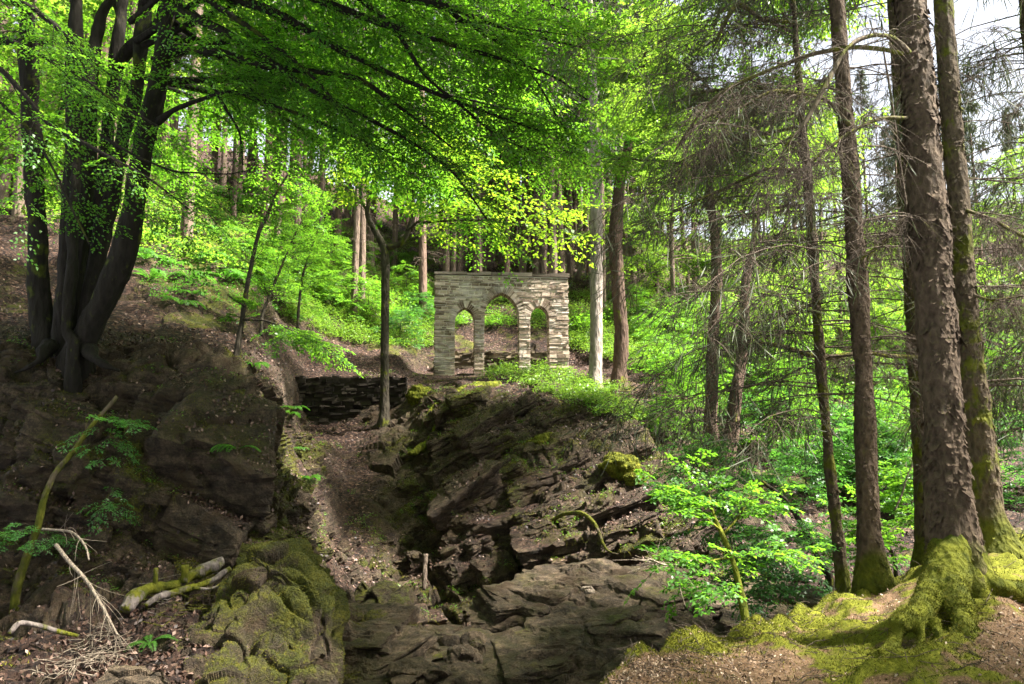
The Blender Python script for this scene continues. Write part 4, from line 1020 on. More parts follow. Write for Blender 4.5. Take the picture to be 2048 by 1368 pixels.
for i, s in enumerate(BST):
    pp = path(s); pp[:, 3] *= .86; f_ = pp[0].copy(); f_[2] -= 1.9; f_[3] *= 1.1; f_[1] += .5; pp = np.vstack([f_, pp])
    if i != 6: pp = grow_top(pp, 13 + i, .05)
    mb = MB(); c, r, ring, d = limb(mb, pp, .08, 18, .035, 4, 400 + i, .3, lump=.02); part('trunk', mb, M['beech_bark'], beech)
    crown_src.append(c)
for i, rt in enumerate(([(170, 690, 14.2, 40), (188, 716, 13.9, 22), (210, 730, 13.8, 12), (240, 742, 13.9, 5)], [(100, 690, 14.3, 34), (80, 718, 14, 18), (55, 735, 13.9, 10), (30, 745, 13.9, 5)])):
    mb = MB(); limb(mb, path(rt), .05, 12, .03, 5, 440 + i, 1); part('root', mb, M['beech_bark'], beech)
mb = MB(); limb(mb, path([(236, 130, 15.5, 26), (262, 95, 15.3, 24), (290, 70, 15, 22), (318, 40, 14.6, 20), (330, 0, 14.2, 18)]), .08, 12, .02, 4, 420); part('branch', mb, M['beech_bark'], beech)
# ------------------------------------------------------------------ beech canopy
def side_limbs(limb_pts, n, l0, l1, gen, t0=0.12, spread=0.9):
    """secondary branches along a limb (x, y, z): origins, directions, lengths"""
    c = resample(np.asarray(limb_pts)[:, :3], .05); m = len(c)
    t = np.sort(gen.uniform(t0, 1, n)); i = (t * (m - 1)).astype(int)
    tan = nrm(np.gradient(c, axis=0))[i]
    sd = nrm(np.cross(tan, UP)) * np.where(np.arange(n) % 2, 1, -1)[:, None]
    d = nrm(tan * gen.uniform(.35, 1.0, (n, 1)) + sd * gen.uniform(.5, 1.1, (n, 1)) * spread + gen.normal(0, .22, (n, 3)))
    return c[i], d, gen.uniform(l0, l1, n) * (1.15 - .55 * t)

def leafy(lm, tm, limb_pts, n, l0, l1, gen, nspray=6, leaf=.07, droop=.2, sl=(.45, .85), spread=.9, thick=.010, **kw):
    O, D, L = side_limbs(limb_pts, n, l0, l1, gen, spread=spread)
    tt = np.linspace(0, 1, 6)
    p = O[:, None] + D[:, None] * (L[:, None] * tt)[..., None]; p[..., 2] -= droop * L[:, None] * tt ** 2
    p = p + gen.normal(0, .012, p.shape) * tt[None, :, None]
    tubes(tm, p, thick * np.broadcast_to(1.1 - .8 * tt, (n, 6)) * (L / l1)[:, None], 4)
    u = (np.arange(nspray) + .7) / nspray
    o = O[:, None] + D[:, None] * (L[:, None] * u)[..., None]; o[..., 2] -= droop * L[:, None] * u ** 2
    sd = nrm(np.cross(D, UP)); sg = np.where(np.arange(nspray) % 2, 1., -1.); sg[-1] = 0
    d = D[:, None] * .7 + sd[:, None] * sg[None, :, None] * .8 + gen.normal(0, .18, o.shape); d[..., 2] -= droop * u[None] * .8
    sprays(lm, tm, o.reshape(-1, 3), d.reshape(-1, 3), gen.uniform(*sl, n * nspray), leaf=leaf, gen=gen, **kw)

gb = np.random.default_rng(41)
lm, tm = MB(), MB()
def PL(*pts): return path([p if len(p) == 4 else (*p, 10) for p in pts])
CAN = [
 ([(330, -30, 13.4, 30), (440, -10, 13, 24), (560, 30, 12.8, 18), (700, 110, 12.8, 12), (880, 190, 13, 8), (1080, 262, 13.2, 3)], 20),
 ([(350, -90, 13.3, 26), (560, -30, 12.6, 20), (760, 45, 12.4, 14), (940, 100, 12.6, 9), (1100, 150, 13, 5), (1175, 200, 13.2, 3)], 20),
 ([(330, 10, 13.4, 22), (480, 80, 12.8, 14), (640, 190, 12.6, 9), (780, 260, 12.8, 7), (900, 340, 13.2, 5), (975, 440, 13.4, 3)], 14),
 ([(318, 112, 13.6, 20), (345, 97, 13.5, 17), (400, 103, 13.2, 16), (440, 106, 13, 15), (520, 130, 12.8, 13), (600, 140, 12.8, 12), (700, 153, 12.8, 11), (800, 215, 13, 7), (910, 300, 13.3, 3)], 17),
 ([(420, -120, 13, 24), (720, -25, 12.2, 18), (880, 10, 12.2, 14), (1020, 60, 12.6, 8), (1165, 95, 13, 3)], 19),
 ([(345, 118, 13.6, 9), (380, 140, 13.4, 8), (420, 165, 13.2, 7), (450, 215, 13.2, 6), (480, 270, 13.2, 5), (486, 330, 13.2, 3)], 5),
 ([(315, 245, 13.6, 16), (345, 222, 13.4, 11), (400, 200, 13.2, 8), (460, 184, 13, 7), (560, 215, 13, 6), (680, 262, 13.2, 5), (790, 310, 13.4, 3)], 12),
 ([(330, -60, 13.4, 22), (430, 10, 12.6, 14), (520, 70, 12.4, 9), (600, 130, 12.4, 7), (680, 215, 12.6, 6), (740, 300, 12.9, 3)], 14),
 ([(560, -110, 12.8, 20), (700, -20, 12.6, 14), (790, 60, 12.6, 10), (850, 150, 12.8, 8), (920, 210, 13, 6), (1010, 280, 13.3, 4), (1060, 300, 13.5, 3)], 15),
 ([(800, -60, 12.4, 12), (880, 5, 12.4, 11), (918, 36, 12.5, 10), (962, 62, 12.6, 9), (1040, 120, 13, 6), (1130, 260, 13.4, 3)], 16),
 ([(300, -40, 13.8, 16), (420, 50, 14.4, 10), (560, 130, 14.8, 7), (700, 150, 15, 5), (830, 130, 15, 3)], 22),
 ([(330, 30, 13.8, 14), (420, 100, 14.6, 9), (540, 210, 15, 6), (640, 290, 15.2, 3)], 8),
 ([(600, -140, 13, 20), (820, -70, 13.4, 14), (980, -30, 13.8, 9), (1140, 20, 14.2, 4)], 22),
 # boughs in front of and beside the stems
 ([(-40, 110, 11, 14), (0, 138, 11, 12), (50, 190, 11, 10), (100, 250, 11, 9), (160, 282, 11, 8), (230, 320, 11, 6), (290, 352, 11, 5), (380, 420, 11.2, 3)], 9),
 ([(-60, 40, 11.6, 12), (40, 90, 11.6, 9), (140, 140, 11.6, 7), (240, 210, 11.7, 5), (330, 260, 11.8, 3)], 9),
 ([(-60, -40, 12, 14), (70, 20, 12, 12), (130, 70, 12, 9), (170, 110, 12.2, 6), (220, 150, 12.3, 3)], 10),
 ([(-60, 150, 11.5, 10), (0, 205, 11.5, 7), (60, 262, 11.5, 6), (110, 345, 11.6, 5), (145, 420, 11.7, 4), (180, 490, 11.8, 3)], 5),
 ([(200, 270, 12, 6), (290, 320, 12, 5), (370, 345, 12, 4), (450, 348, 12.2, 3), (520, 335, 12.4, 2)], 4),
]
for i, (pts, n) in enumerate(CAN):
    pp = path(pts); mb = MB(); limb(mb, pp, .08, 8, .01, 6, 430 + i); part('branch', mb, M['beech_bark'], beech)
    leafy(lm, tm, pp, n, .8, 1.9, gb, leaf=.068 if i < 13 else .06, droop=.24)
# the beech crown high out of view, spread wide to shade the bank
for k in range(52):
    a = gb.uniform(0, 6.28); zb_ = gb.uniform(8.8, 17); O = np.array([-8.2 + 1.2 * math.cos(a), 14.8 + 1.2 * math.sin(a), zb_])
    L = gb.uniform(4.5, 9) * (1.25 - (zb_ - 8) / 16); D = np.array([math.cos(a), math.sin(a), .25])
    p = np.array([O + D * L * t - UP * L * .28 * t * t for t in (0, .25, .5, .75, 1)]); p = np.c_[p, [.07, .05, .035, .02, .01]]
    mb2 = tm; tubes(mb2, p[None, :, :3], p[None, :, 3], 5)
    leafy(lm, tm, p, 12, .8, 1.8, gb, nspray=4, leaf=.12, droop=.2, sl=(.6, 1.1))
part('twigs', tm, M['beech_bark'], beech); part('crown', lm, M['beech_leaf'], beech)

# ------------------------------------------------------------------ single trees by the arch
def simple_tree(name, pts, label, mat, seed, k=16, amp=.02, freq=4, ztop=None, cat='tree', seg=.08, limbs=(), foot=.4, group=None):
    pp = path(pts); b = pp[0].copy(); f_ = b.copy(); f_[2] -= foot; f_[3] *= 1.15; pp = np.vstack([f_, pp])
    if ztop: pp = grow_top(pp, ztop)
    r = empty(name, b[:3], label, cat, group); mb = MB(); limb(mb, pp, seg, k, amp, freq, seed, .4); part('trunk', mb, mat, r)
    for i, l in enumerate(limbs):
        mb = MB(); limb(mb, path(l), seg, 8, amp * .5, freq * 1.5, seed + 20 + i); part('branch', mb, mat, r)
    return r

def needle_crown(r, x, y, z0, z1, R, n, gen, mat='needle', twigs=True):
    """whorled drooping spruce boughs with hanging needle twigs"""
    nm, tw = MB(), MB()
    t = gen.uniform(0, 1, n) ** .85; a = gen.uniform(0, 6.283, n); z = z0 + (z1 - z0) * t
    L = R * (1.05 - t * .92) * gen.uniform(.75, 1.15, n)
    O = np.stack([np.full(n, x), np.full(n, y), z], -1); D = np.stack([np.cos(a), np.sin(a), np.full(n, 0.05)], -1)
    boughs(tw, nm, O, D, L, gen, n2=10, n3=8, hang=(.2, .5), live=1.0, nw=.028, th=.02)
    if twigs: part('boughs', tw, M['twig'], r)
    part('crown', nm, M[mat], r)

def boughs(tw, nm, O, D, L, gen, rise=.12, droop=.34, n2=12, n3=6, hang=(.2, .5), live=.3, nw=.013, th=.012, tr=.0024, main=True, hangdir=.5):
    B = len(O); L = np.asarray(L, float)
    rise = rise * gen.uniform(.4, 1.6, B); droop = droop * gen.uniform(.6, 1.4, B)
    def at(t): # t (B, m)
        p = O[:, None] + D[:, None] * (L[:, None] * t)[..., None]
        p[..., 2] += L[:, None] * (rise[:, None] * t - droop[:, None] * t * t)
        return p
    tt = np.broadcast_to(np.linspace(0, 1, 8), (B, 8)); p = at(tt)
    wob = np.cumsum(gen.normal(0, .02, p.shape), 1) * L[:, None, None] * .3; wob -= wob[:, :1]; 
    if main: tubes(tw, p + wob, (th * (L / L.max()) ** .7)[:, None] * (1.1 - .85 * tt), 4)
    t2 = np.sort(gen.uniform(.12, 1, (B, n2)), 1); o2 = at(t2)
    side = nrm(np.cross(D, UP)); sg = np.where(np.arange(n2) % 2, 1., -1.)
    d2 = nrm(D[:, None] * .6 + side[:, None] * sg[None, :, None] * .8 + gen.normal(0, .25, (B, n2, 3)))
    l2 = L[:, None] * gen.uniform(.10, .30, (B, n2)) * (1.1 - .5 * t2)
    tq = np.linspace(0, 1, 4)
    p2 = o2[:, :, None] + d2[:, :, None] * (l2[..., None] * tq)[..., None]; p2[..., 2] -= .45 * l2[..., None] * tq ** 2
    tubes(tw, p2.reshape(-1, 4, 3), np.broadcast_to(tr * 1.9 * (1.1 - .8 * tq), (B * n2, 4)))
    u = gen.uniform(.1, 1, (B, n2, n3))
    o3 = o2[:, :, None] + d2[:, :, None] * (l2[..., None] * u)[..., None]; o3[..., 2] -= .45 * l2[..., None] * u ** 2
    d3 = nrm(d2[:, :, None] * .45 + gen.normal(0, .42, o3.shape) - UP * hangdir)
    l3 = gen.uniform(*hang, o3.shape[:3])
    t4_ = np.linspace(0, 1, 4)
    p3 = o3[..., None, :] + d3[..., None, :] * (l3[..., None] * t4_)[..., None]
    p3 = p3 + (gen.normal(0, .09, o3.shape)[..., None, :] * (l3[..., None] * t4_ ** 2)[..., None]); p3[..., 2] -= .22 * l3[..., None] * t4_ ** 2
    tubes(tw, p3.reshape(-1, 4, 3), np.broadcast_to(tr * (1.1 - .75 * t4_), (B * n2 * n3, 4)))
    if live > 0:
        k = gen.uniform(0, 1, o3.shape[:3]) < live
        q = p3[k]; dd = q[:, -1] - q[:, 1]; ln = np.linalg.norm(dd, axis=1)
        for s in range(2):
            nn = nrm(np.cross(dd, gen.normal(0, 1, dd.shape)))
            leaves(nm, q[:, 1], dd, nn, ln * 1.1, nw, .02, .1)

g3 = np.random.default_rng(51)
pale = simple_tree('spruce_tree', [(1189, 768, 26.4, 34), (1191, 735, 26.4, 26), (1193, 600, 26.4, 25), (1193, 450, 26.4, 24), (1190, 300, 26.4, 22), (1187, 225, 26.4, 19)], 'straight pale grey spruce trunk beside the arch', M['pale_bark'], 501, 18, .012, 10, 26)
needle_crown(pale, float(P(1187, 225, 26.4)[0]), 26.4, 16, 27, 2.4, 60, g3)
mb = MB(); limb(mb, path([(1188, 232, 26.3, 16), (1180, 222, 26.2, 12), (1188, 212, 26.1, 9), (1215, 203, 26, 8), (1238, 188, 26, 5)]), .08, 8, .01, 6, 505); part('branch', mb, M['pale_bark'], pale)
oak = simple_tree('oak_tree', [(1238, 768, 26.8, 40), (1240, 735, 26.8, 29), (1242, 650, 26.8, 29), (1236, 560, 26.8, 27), (1231, 480, 26.8, 28), (1237, 400, 26.8, 24), (1247, 330, 26.8, 20), (1262, 270, 26.9, 15), (1280, 180, 27, 10)], 'crooked brown trunk with a moss edge beside the pale spruce', M['oak_bark'], 511, 18, .035, 4)
pa = simple_tree('oak_tree', [(1428, 905, 20, 44), (1420, 850, 20, 30), (1424, 780, 20, 25), (1424, 690, 20, 23), (1432, 600, 20, 22), (1434, 540, 20, 22), (1430, 480, 20, 20), (1420, 400, 20.2, 16), (1418, 300, 20.4, 12)], 'mossy dark trunk rising out of the undergrowth by the rock outcrop', M['oak_bark'], 521, 14, .025, 4)
pb = simple_tree('oak_tree', [(1452, 925, 19.4, 44), (1462, 870, 19.5, 30), (1475, 770, 19.6, 25), (1488, 660, 19.8, 22), (1490, 590, 19.8, 20), (1498, 530, 20, 18), (1506, 505, 20, 16)], 'forked mossy trunk leaning away from its dark neighbour', M['oak_bark'], 531, 14, .025, 4,
    limbs=[[(1504, 512, 20, 14), (1525, 497, 20, 12), (1548, 484, 20, 9), (1570, 450, 20.2, 5)], [(1503, 512, 20, 12), (1508, 470, 20, 9), (1505, 400, 20.2, 5)]])
ivy = simple_tree('small_tree', [(767, 850, 24.6, 30), (769, 820, 24.6, 19), (769, 740, 24.6, 17), (770, 620, 24.6, 16), (771, 540, 24.6, 17), (768, 490, 24.6, 17)], 'slim forked tree with lime green leaves in front of the arch wall', M['ivy_bark'], 541, 12, .02, 6,
    limbs=[[(768, 494, 24.6, 15), (752, 465, 24.5, 13), (735, 425, 24.4, 11), (742, 390, 24.3, 7), (764, 335, 24.2, 6), (770, 300, 24.2, 2)],
           [(769, 496, 24.6, 15), (800, 488, 24.5, 12), (822, 445, 24.4, 10), (846, 378, 24.3, 8), (880, 335, 24.2, 6), (890, 300, 24.2, 2)],
           [(812, 462, 24.4, 6), (850, 435, 24.2, 5), (890, 420, 24, 4), (925, 405, 24, 2)],
           [(738, 430, 24.4, 6), (720, 390, 24.4, 5), (728, 320, 24.5, 3)],
           [(846, 445, 24.2, 6), (930, 440, 23.6, 4), (1010, 445, 23.2, 3), (1100, 470, 23, 2)]])
lm, tm = MB(), MB()
for pts, n in (([(752, 465, 24.5), (735, 425, 24.4), (764, 335, 24.2), (775, 290, 24.2)], 12), ([(822, 445, 24.4), (846, 378, 24.3), (880, 335, 24.2), (890, 300, 24.2)], 12), ([(812, 462, 24.4), (890, 420, 24), (930, 400, 24)], 10),
               ([(738, 430, 24.4), (720, 390, 24.4), (728, 310, 24.5)], 9), ([(900, 440, 23.8), (960, 430, 23.4), (1040, 440, 23.2), (1130, 455, 23)], 8), ([(900, 400, 23.8), (980, 390, 23.4), (1060, 400, 23.2), (1140, 415, 23)], 7),
               ([(870, 380, 24.2), (930, 350, 24), (990, 340, 23.8)], 8), ([(700, 330, 24.4), (800, 290, 24.4), (900, 270, 24.4)], 12)):
    leafy(lm, tm, PL(*pts), n, 1.0, 2.0, g3, nspray=4, leaf=.14, droop=.16, sl=(.6, 1.1), nside=5, nleaf=3, wid=.7)
part('twigs', tm, M['ivy_bark'], ivy); part('crown', lm, M['lime_leaf'], ivy)
sap = simple_tree('sapling', [(470, 735, 16.4, 16), (476, 690, 16.4, 11), (484, 640, 16.5, 10), (493, 580, 16.6, 9), (505, 520, 16.8, 8), (516, 470, 17, 8), (535, 430, 17.2, 7), (548, 395, 17.4, 5), (575, 350, 17.6, 4)], 'wavy slender sapling at the top of the mossy rock bank', M['ivy_bark'], 551, 10, .008, 8,
    limbs=[[(484, 640, 16.5, 5), (520, 640, 16.3, 4), (570, 655, 16.1, 4), (640, 690, 15.9, 3), (700, 720, 15.8, 2)], [(488, 612, 16.5, 4), (470, 600, 16.3, 3), (455, 590, 16.2, 2)]])
lm, tm = MB(), MB()
leafy(lm, tm, PL((500, 638, 16.4), (570, 655, 16.1), (640, 690, 15.9), (705, 725, 15.8)), 16, .35, .8, g3, nspray=4, leaf=.065, droop=.1, sl=(.3, .55))
leafy(lm, tm, PL((493, 580, 16.6), (516, 470, 17), (548, 395, 17.4), (575, 350, 17.6)), 12, .4, .9, g3, nspray=3, leaf=.07, droop=.12, sl=(.3, .55))
leafy(lm, tm, PL((478, 680, 16.4), (488, 612, 16.5), (470, 600, 16.3)), 7, .2, .4, g3, nspray=2, leaf=.07, sl=(.2, .35))
part('twigs', tm, M['ivy_bark'], sap); part('crown', lm, M['sap_leaf'], sap)
for i, (pts, lab) in enumerate((([(523, 640, 19.5, 7), (540, 590, 19.6, 6), (560, 540, 19.8, 5), (585, 480, 20, 4), (605, 440, 20.2, 3)], 'thin dark stemmed sapling with layered leaves on the leafy slope'), ([(596, 640, 23, 6), (604, 560, 23, 5), (622, 500, 23, 4), (640, 450, 23, 3)], 'small upright sapling higher on the leafy slope'))):
    s_ = simple_tree('sapling', pts, lab, M['ivy_bark'], 560 + i, 8, .004, 8); lm, tm = MB(), MB()
    leafy(lm, tm, path(pts), 20, .8, 1.7, g3, nspray=5, leaf=.07, droop=.12, sl=(.4, .7)); part('twigs', tm, M['ivy_bark'], s_); part('crown', lm, M['sap_leaf'], s_)

def top_crown(tree, O0, n, L, z0, z1, gen, mat, leaf=.11, up=.3):
    lm, tm = MB(), MB()
    for k in range(n):
        a = k * 2.4 + gen.normal(0, .5); t = gen.uniform(0, 1); O = np.array([O0[0], O0[1], z0 + (z1 - z0) * t]); l = gen.uniform(*L) * (1.1 - .45 * t); D = np.array([math.cos(a), math.sin(a), up])
        p = np.array([O + D * l * q - UP * l * .3 * q * q for q in (0, .33, .66, 1)]); p = np.c_[p, [.05, .035, .02, .008]]
        tubes(tm, p[None, :, :3], p[None, :, 3], 5); leafy(lm, tm, p, 11, .7, 1.5, gen, nspray=4, leaf=leaf, droop=.2, sl=(.5, .9), nside=6, nleaf=4, wid=.65)
    part('twigs', tm, M['oak_bark'], tree); part('crown', lm, M[mat], tree)
top_crown(pa, P(1440, 300, 19.6), 15, (1.8, 3.8), 8.4, 15, g3, 'far_leaf')  # this and the next crown placed and thickened to shade the gully
top_crown(pb, P(1600, 380, 19.0), 13, (1.8, 3.8), 8.2, 15, g3, 'far_leaf')
top_crown(oak, P(1290, 180, 27), 16, (1.5, 2.8), 12.5, 18, g3, 'far_leaf', .12)

# ------------------------------------------------------------------ dead boughs and hanging twigs of the near spruces
gs = np.random.default_rng(61)
def near_boughs(tree, c, r, z0, z1, n, az, L, live=.25, n2=11, n3=6, mat='needle_pale', rise=.10, droop=.34):
    z = np.sort(gs.uniform(z0, z1, n)); i = np.clip(np.searchsorted(c[:, 2], z), 0, len(c) - 1)
    a = gs.uniform(*az, n); D = np.stack([np.cos(a), np.sin(a), np.zeros(n)], -1)
    O = c[i] + D * r[i][:, None] * .8
    tw, nm = MB(), MB(); boughs(tw, nm, O, D, gs.uniform(*L, n), gs, rise, droop, n2, n3, (.18, .5), live)
    part('boughs', tw, M['twig'], tree)
    if live > 0: part('needles', nm, M[mat], tree)
pi = math.pi
near_boughs(t1, c1, r1, 1.9, 8.5, 44, (pi * .62, pi * 1.28), (1.4, 3.6), .6, 15, 8)
near_boughs(t1, c1, r1, 2.6, 8.5, 8, (-.6, .6), (.6, 1.6), .1)
near_boughs(t2, c2, r2, 2.2, 9, 34, (pi * .6, pi * 1.25), (1.2, 3.6), .55, 14, 8)
near_boughs(t2, c2, r2, 2.2, 8, 12, (-.5, .9), (.6, 1.6), .1)
near_boughs(t3, c3, r3, 2.4, 9, 24, (pi * .4, pi * 1.2), (1.4, 3.4), .6)
near_boughs(t5, c5, r5, 2.2, 8, 26, (-.5, 1.4), (1.2, 3.2), .7)
near_boughs(t4, c4, r4, 3.0, 7, 8, (pi * .8, pi * 1.2), (.6, 1.4), 0.05, 7, 4)
HERO = [
 (t4, [(1806, 108, 6.9, 9), (1760, 98, 7, 9), (1700, 95, 7.1, 9), (1620, 110, 7.3, 9), (1560, 132, 7.5, 8), (1480, 165, 7.8, 7), (1420, 205, 8, 6), (1380, 255, 8.2, 5), (1350, 300, 8.3, 3)]),
 (t4, [(1818, 104, 6.8, 10), (1795, 82, 6.6, 9), (1760, 70, 6.4, 8), (1720, 78, 6.3, 8), (1690, 102, 6.2, 7), (1662, 150, 6.2, 11), (1632, 205, 6.2, 11), (1605, 252, 6.2, 8), (1570, 292, 6.2, 4)]),
 (t1, [(1600, 192, 10.5, 8), (1540, 180, 10.4, 8), (1470, 177, 10.4, 7), (1400, 186, 10.4, 5), (1340, 208, 10.4, 3)]),
 (t1, [(1614, 342, 10.5, 8), (1545, 337, 10.3, 7), (1480, 362, 10.2, 6), (1420, 390, 10.1, 5), (1345, 422, 10, 3)]),
 (t4, [(1814, 236, 6.9, 8), (1760, 238, 6.8, 8), (1705, 262, 6.8, 7), (1655, 298, 6.8, 6), (1612, 332, 6.8, 4)]),
 (t1, [(1608, 250, 10.5, 8), (1540, 265, 10.6, 7), (1450, 282, 10.8, 6), (1370, 318, 11, 3)]),
 (t2, [(1700, 250, 9.9, 9), (1640, 195, 9.7, 8), (1560, 182, 9.6, 7), (1480, 215, 9.5, 6), (1410, 235, 9.4, 7), (1372, 275, 9.4, 6), (1350, 300, 9.4, 3)]),
 (t1, [(1592, 45, 10.5, 8), (1530, 40, 10.5, 8), (1480, 10, 10.5, 10), (1450, 45, 10.4, 8), (1430, 90, 10.4, 4)]),
 (t3, [(1836, 715, 11.8, 9), (1780, 712, 11.6, 9), (1740, 706, 11.5, 8), (1640, 714, 11.2, 11), (1590, 700, 11, 11), (1540, 688, 10.8, 7), (1515, 684, 10.8, 3)]),
 (t2, [(1716, 520, 9.9, 9), (1772, 480, 9.8, 7), (1812, 430, 9.8, 5)]),
 (t3, [(1824, 450, 11.9, 8), (1770, 470, 11.7, 7), (1735, 520, 11.5, 5)]),
 (t5, [(1945, 590, 9.4, 7), (1990, 600, 9.2, 6), (2060, 590, 9, 4)]),
 (t5, [(1930, 420, 9.4, 8), (1985, 440, 9.1, 7), (2060, 480, 8.9, 5)]),
]
for i, (tr_, pts) in enumerate(HERO):
    pp = path(pts); mb = MB(); limb(mb, pp, .04, 8, .006, 14, 600 + i, 1); part('branch', mb, M['branch_moss'], tr_)
    O, D, L = side_limbs(pp, 16, .3, .9, gs, .2, 1.0)
    tw, nm = MB(), MB(); boughs(tw, nm, O, D, L, gs, .05, .5, 6, 4, (.15, .4), .12, th=.006); part('boughs', tw, M['twig'], tr_)
    if i in (2, 3, 5): part('needles', nm, M['needle_pale'], tr_)
# the spruce beyond the picture edge whose boughs reach into it
edge_sp = simple_tree('spruce_tree', [(2170, 1060, 11.5, 70), (2150, 900, 11.5, 56), (2110, 500, 11.5, 48), (2060, 0, 11.5, 40)], 'spruce at the picture edge whose dark drooping boughs cross the sky', M['spruce_bark_mossy'], 651, 24, .01, 8, 20)
cc = resample(path([(2170, 1060, 11.5, 70), (2150, 900, 11.5, 56), (2110, 500, 11.5, 48), (2060, 0, 11.5, 40)])[:, :4], .05)
near_boughs(edge_sp, cc[:, :3], cc[:, 3], 1.2, 8.5, 60, (pi * .55, pi * 1.35), (1.0, 2.6), .75, 12, 6, 'needle', .02, .42)
for tr_, x, y in ((t1, c1[-1, 0], c1[-1, 1]), (t2, c2[-1, 0], c2[-1, 1]), (t3, c3[-1, 0], c3[-1, 1]), (t4, c4[-1, 0], c4[-1, 1]), (t5, c5[-1, 0], c5[-1, 1]), (edge_sp, cc[-1, 0], cc[-1, 1])):
    needle_crown(tr_, x, y, 9.5, 19, 2.9, 80, gs, twigs=False)

# ------------------------------------------------------------------ woods behind
gw = np.random.default_rng(71)
def far_spruce(seed, H, mat, z0, R, n):
    g = np.random.default_rng(seed); r = empty('spruce_tree', (0, 0, 0), 'slender spruce trunk', 'tree'); mb = MB()
    limb(mb, np.array([[0, 0, -1.5, .24], [0, 0, 0, .22], [g.normal(0, .1), 0, H * .35, .17], [g.normal(0, .15), 0, H * .7, .10], [0, 0, H, .02]]), .35, 10, .012, 4, seed); part('trunk', mb, M[mat], r)
    tw = MB(); nb = 46; z = g.uniform(1.8, z0 + 2, nb); a = g.uniform(0, 6.28, nb)
    O = np.stack([0 * z, 0 * z, z], -1); D = np.stack([np.cos(a), np.sin(a), 0 * z], -1); nmb = MB()
    boughs(tw, nmb, O, D, g.uniform(.5, 1.7, nb), g, .05, .35, 5, 2, (.12, .35), 0, th=.012, tr=.004); part('boughs', tw, M['twig'], r)
    nm, t_ = MB(), MB(); t = g.uniform(0, 1, n) ** .8; a = g.uniform(0, 6.283, n); z = z0 + (H - z0) * t
    boughs(t_, nm, np.stack([0 * z, 0 * z, z], -1), np.stack([np.cos(a), np.sin(a), 0 * z], -1), R * (1.05 - t * .9) * g.uniform(.7, 1.1, n), g, .1, .4, 9, 4, (.35, .8), 1.0, nw=.10, th=.02)
    part('crown', nm, M['needle_pale'], r)
    return r
def far_broadleaf(seed, H, z0, R, mat, leaf=.16, n=26, bark='far_bark'):
    g = np.random.default_rng(seed); r = empty('broadleaf_tree', (0, 0, 0), 'leafy tree', 'tree'); mb = MB(); lm, tm = MB(), MB()
    tp = np.array([[0, 0, -1.2, .2], [0, 0, 0, .17], [g.normal(0, .2), g.normal(0, .2), H * .4, .13], [g.normal(0, .3), g.normal(0, .3), H * .75, .07], [0, 0, H, .02]])
    limb(mb, tp, .3, 9, .015, 4, seed); part('trunk', mb, M[bark], r); c = resample(tp, .1)
    for k in range(n):
        t = g.uniform(0, 1); z = z0 + (H - z0) * t; i = min(len(c) - 1, int(np.searchsorted(c[:, 2], z))); a = k * 2.4 + g.normal(0, .4)
        L = R * (math.sin(pi * (0.18 + .74 * t)) ** .7) * g.uniform(.65, 1.15); D = np.array([math.cos(a), math.sin(a), .25]); O = c[i, :3]
        p = np.array([O + D * L * q - UP * L * .25 * q * q for q in (0, .33, .66, 1)]); p = np.c_[p, [.05, .035, .02, .008]]
        tubes(tm, p[None, :, :3], p[None, :, 3], 4); leafy(lm, tm, p, 7, R * .25, R * .55, g, nspray=4, leaf=leaf, droop=.18, sl=(R * .12, R * .24), nside=5, nleaf=3, wid=.7, twig=.005)
    part('twigs', tm, M[bark], r); part('crown', lm, M[mat], r)
    return r
FS = [far_spruce(701, 24, 'far_bark', 9, 2.6, 60), far_spruce(702, 27, 'far_bark', 11, 2.4, 56), far_spruce(703, 22, 'red_bark', 8, 2.8, 60)]
FB = [far_broadleaf(711, 13, 3.0, 4.2, 'far_leaf'), far_broadleaf(712, 10, 2.0, 3.6, 'far_leaf'), far_broadleaf(713, 15, 4.5, 4.6, 'far_leaf')]
used = set()
def put(protos, k, px, Y, label, group, sc=1.0, dz=0.0, x=None):
    x = (px - 1024) / FPX * Y * 1.01 if x is None else x
    pr = protos[k]; loc = (x, Y, drop(x, Y) + dz)
    if k not in used or True:
        pass
    key = id(pr)
    if key not in used:
        used.add(key); pr.location = loc; pr.rotation_euler = (0, 0, gw.uniform(0, 6.28)); pr.scale = (sc, sc, sc); pr['label'] = label
        if group: pr['group'] = group
        return pr
    return dup(pr, loc, gw.uniform(0, 6.28), sc, label, group, (gw.normal(0, .012), gw.normal(0, .012)))
G1, G2, G3, G4 = 'spruce trunks on the mossy slope', 'dense spruce stand behind the arch', 'leafy trees filling the wood', 'spruces on the far side of the valley'
L1, L2, L3, L4 = 'mossy spruce trunk standing on the fern covered slope', 'slender straight spruce trunk in the dense dark stand behind the arch', 'leafy woodland tree with bright green crown behind the beech canopy', 'tall spruce with hanging grey twigs across the valley'
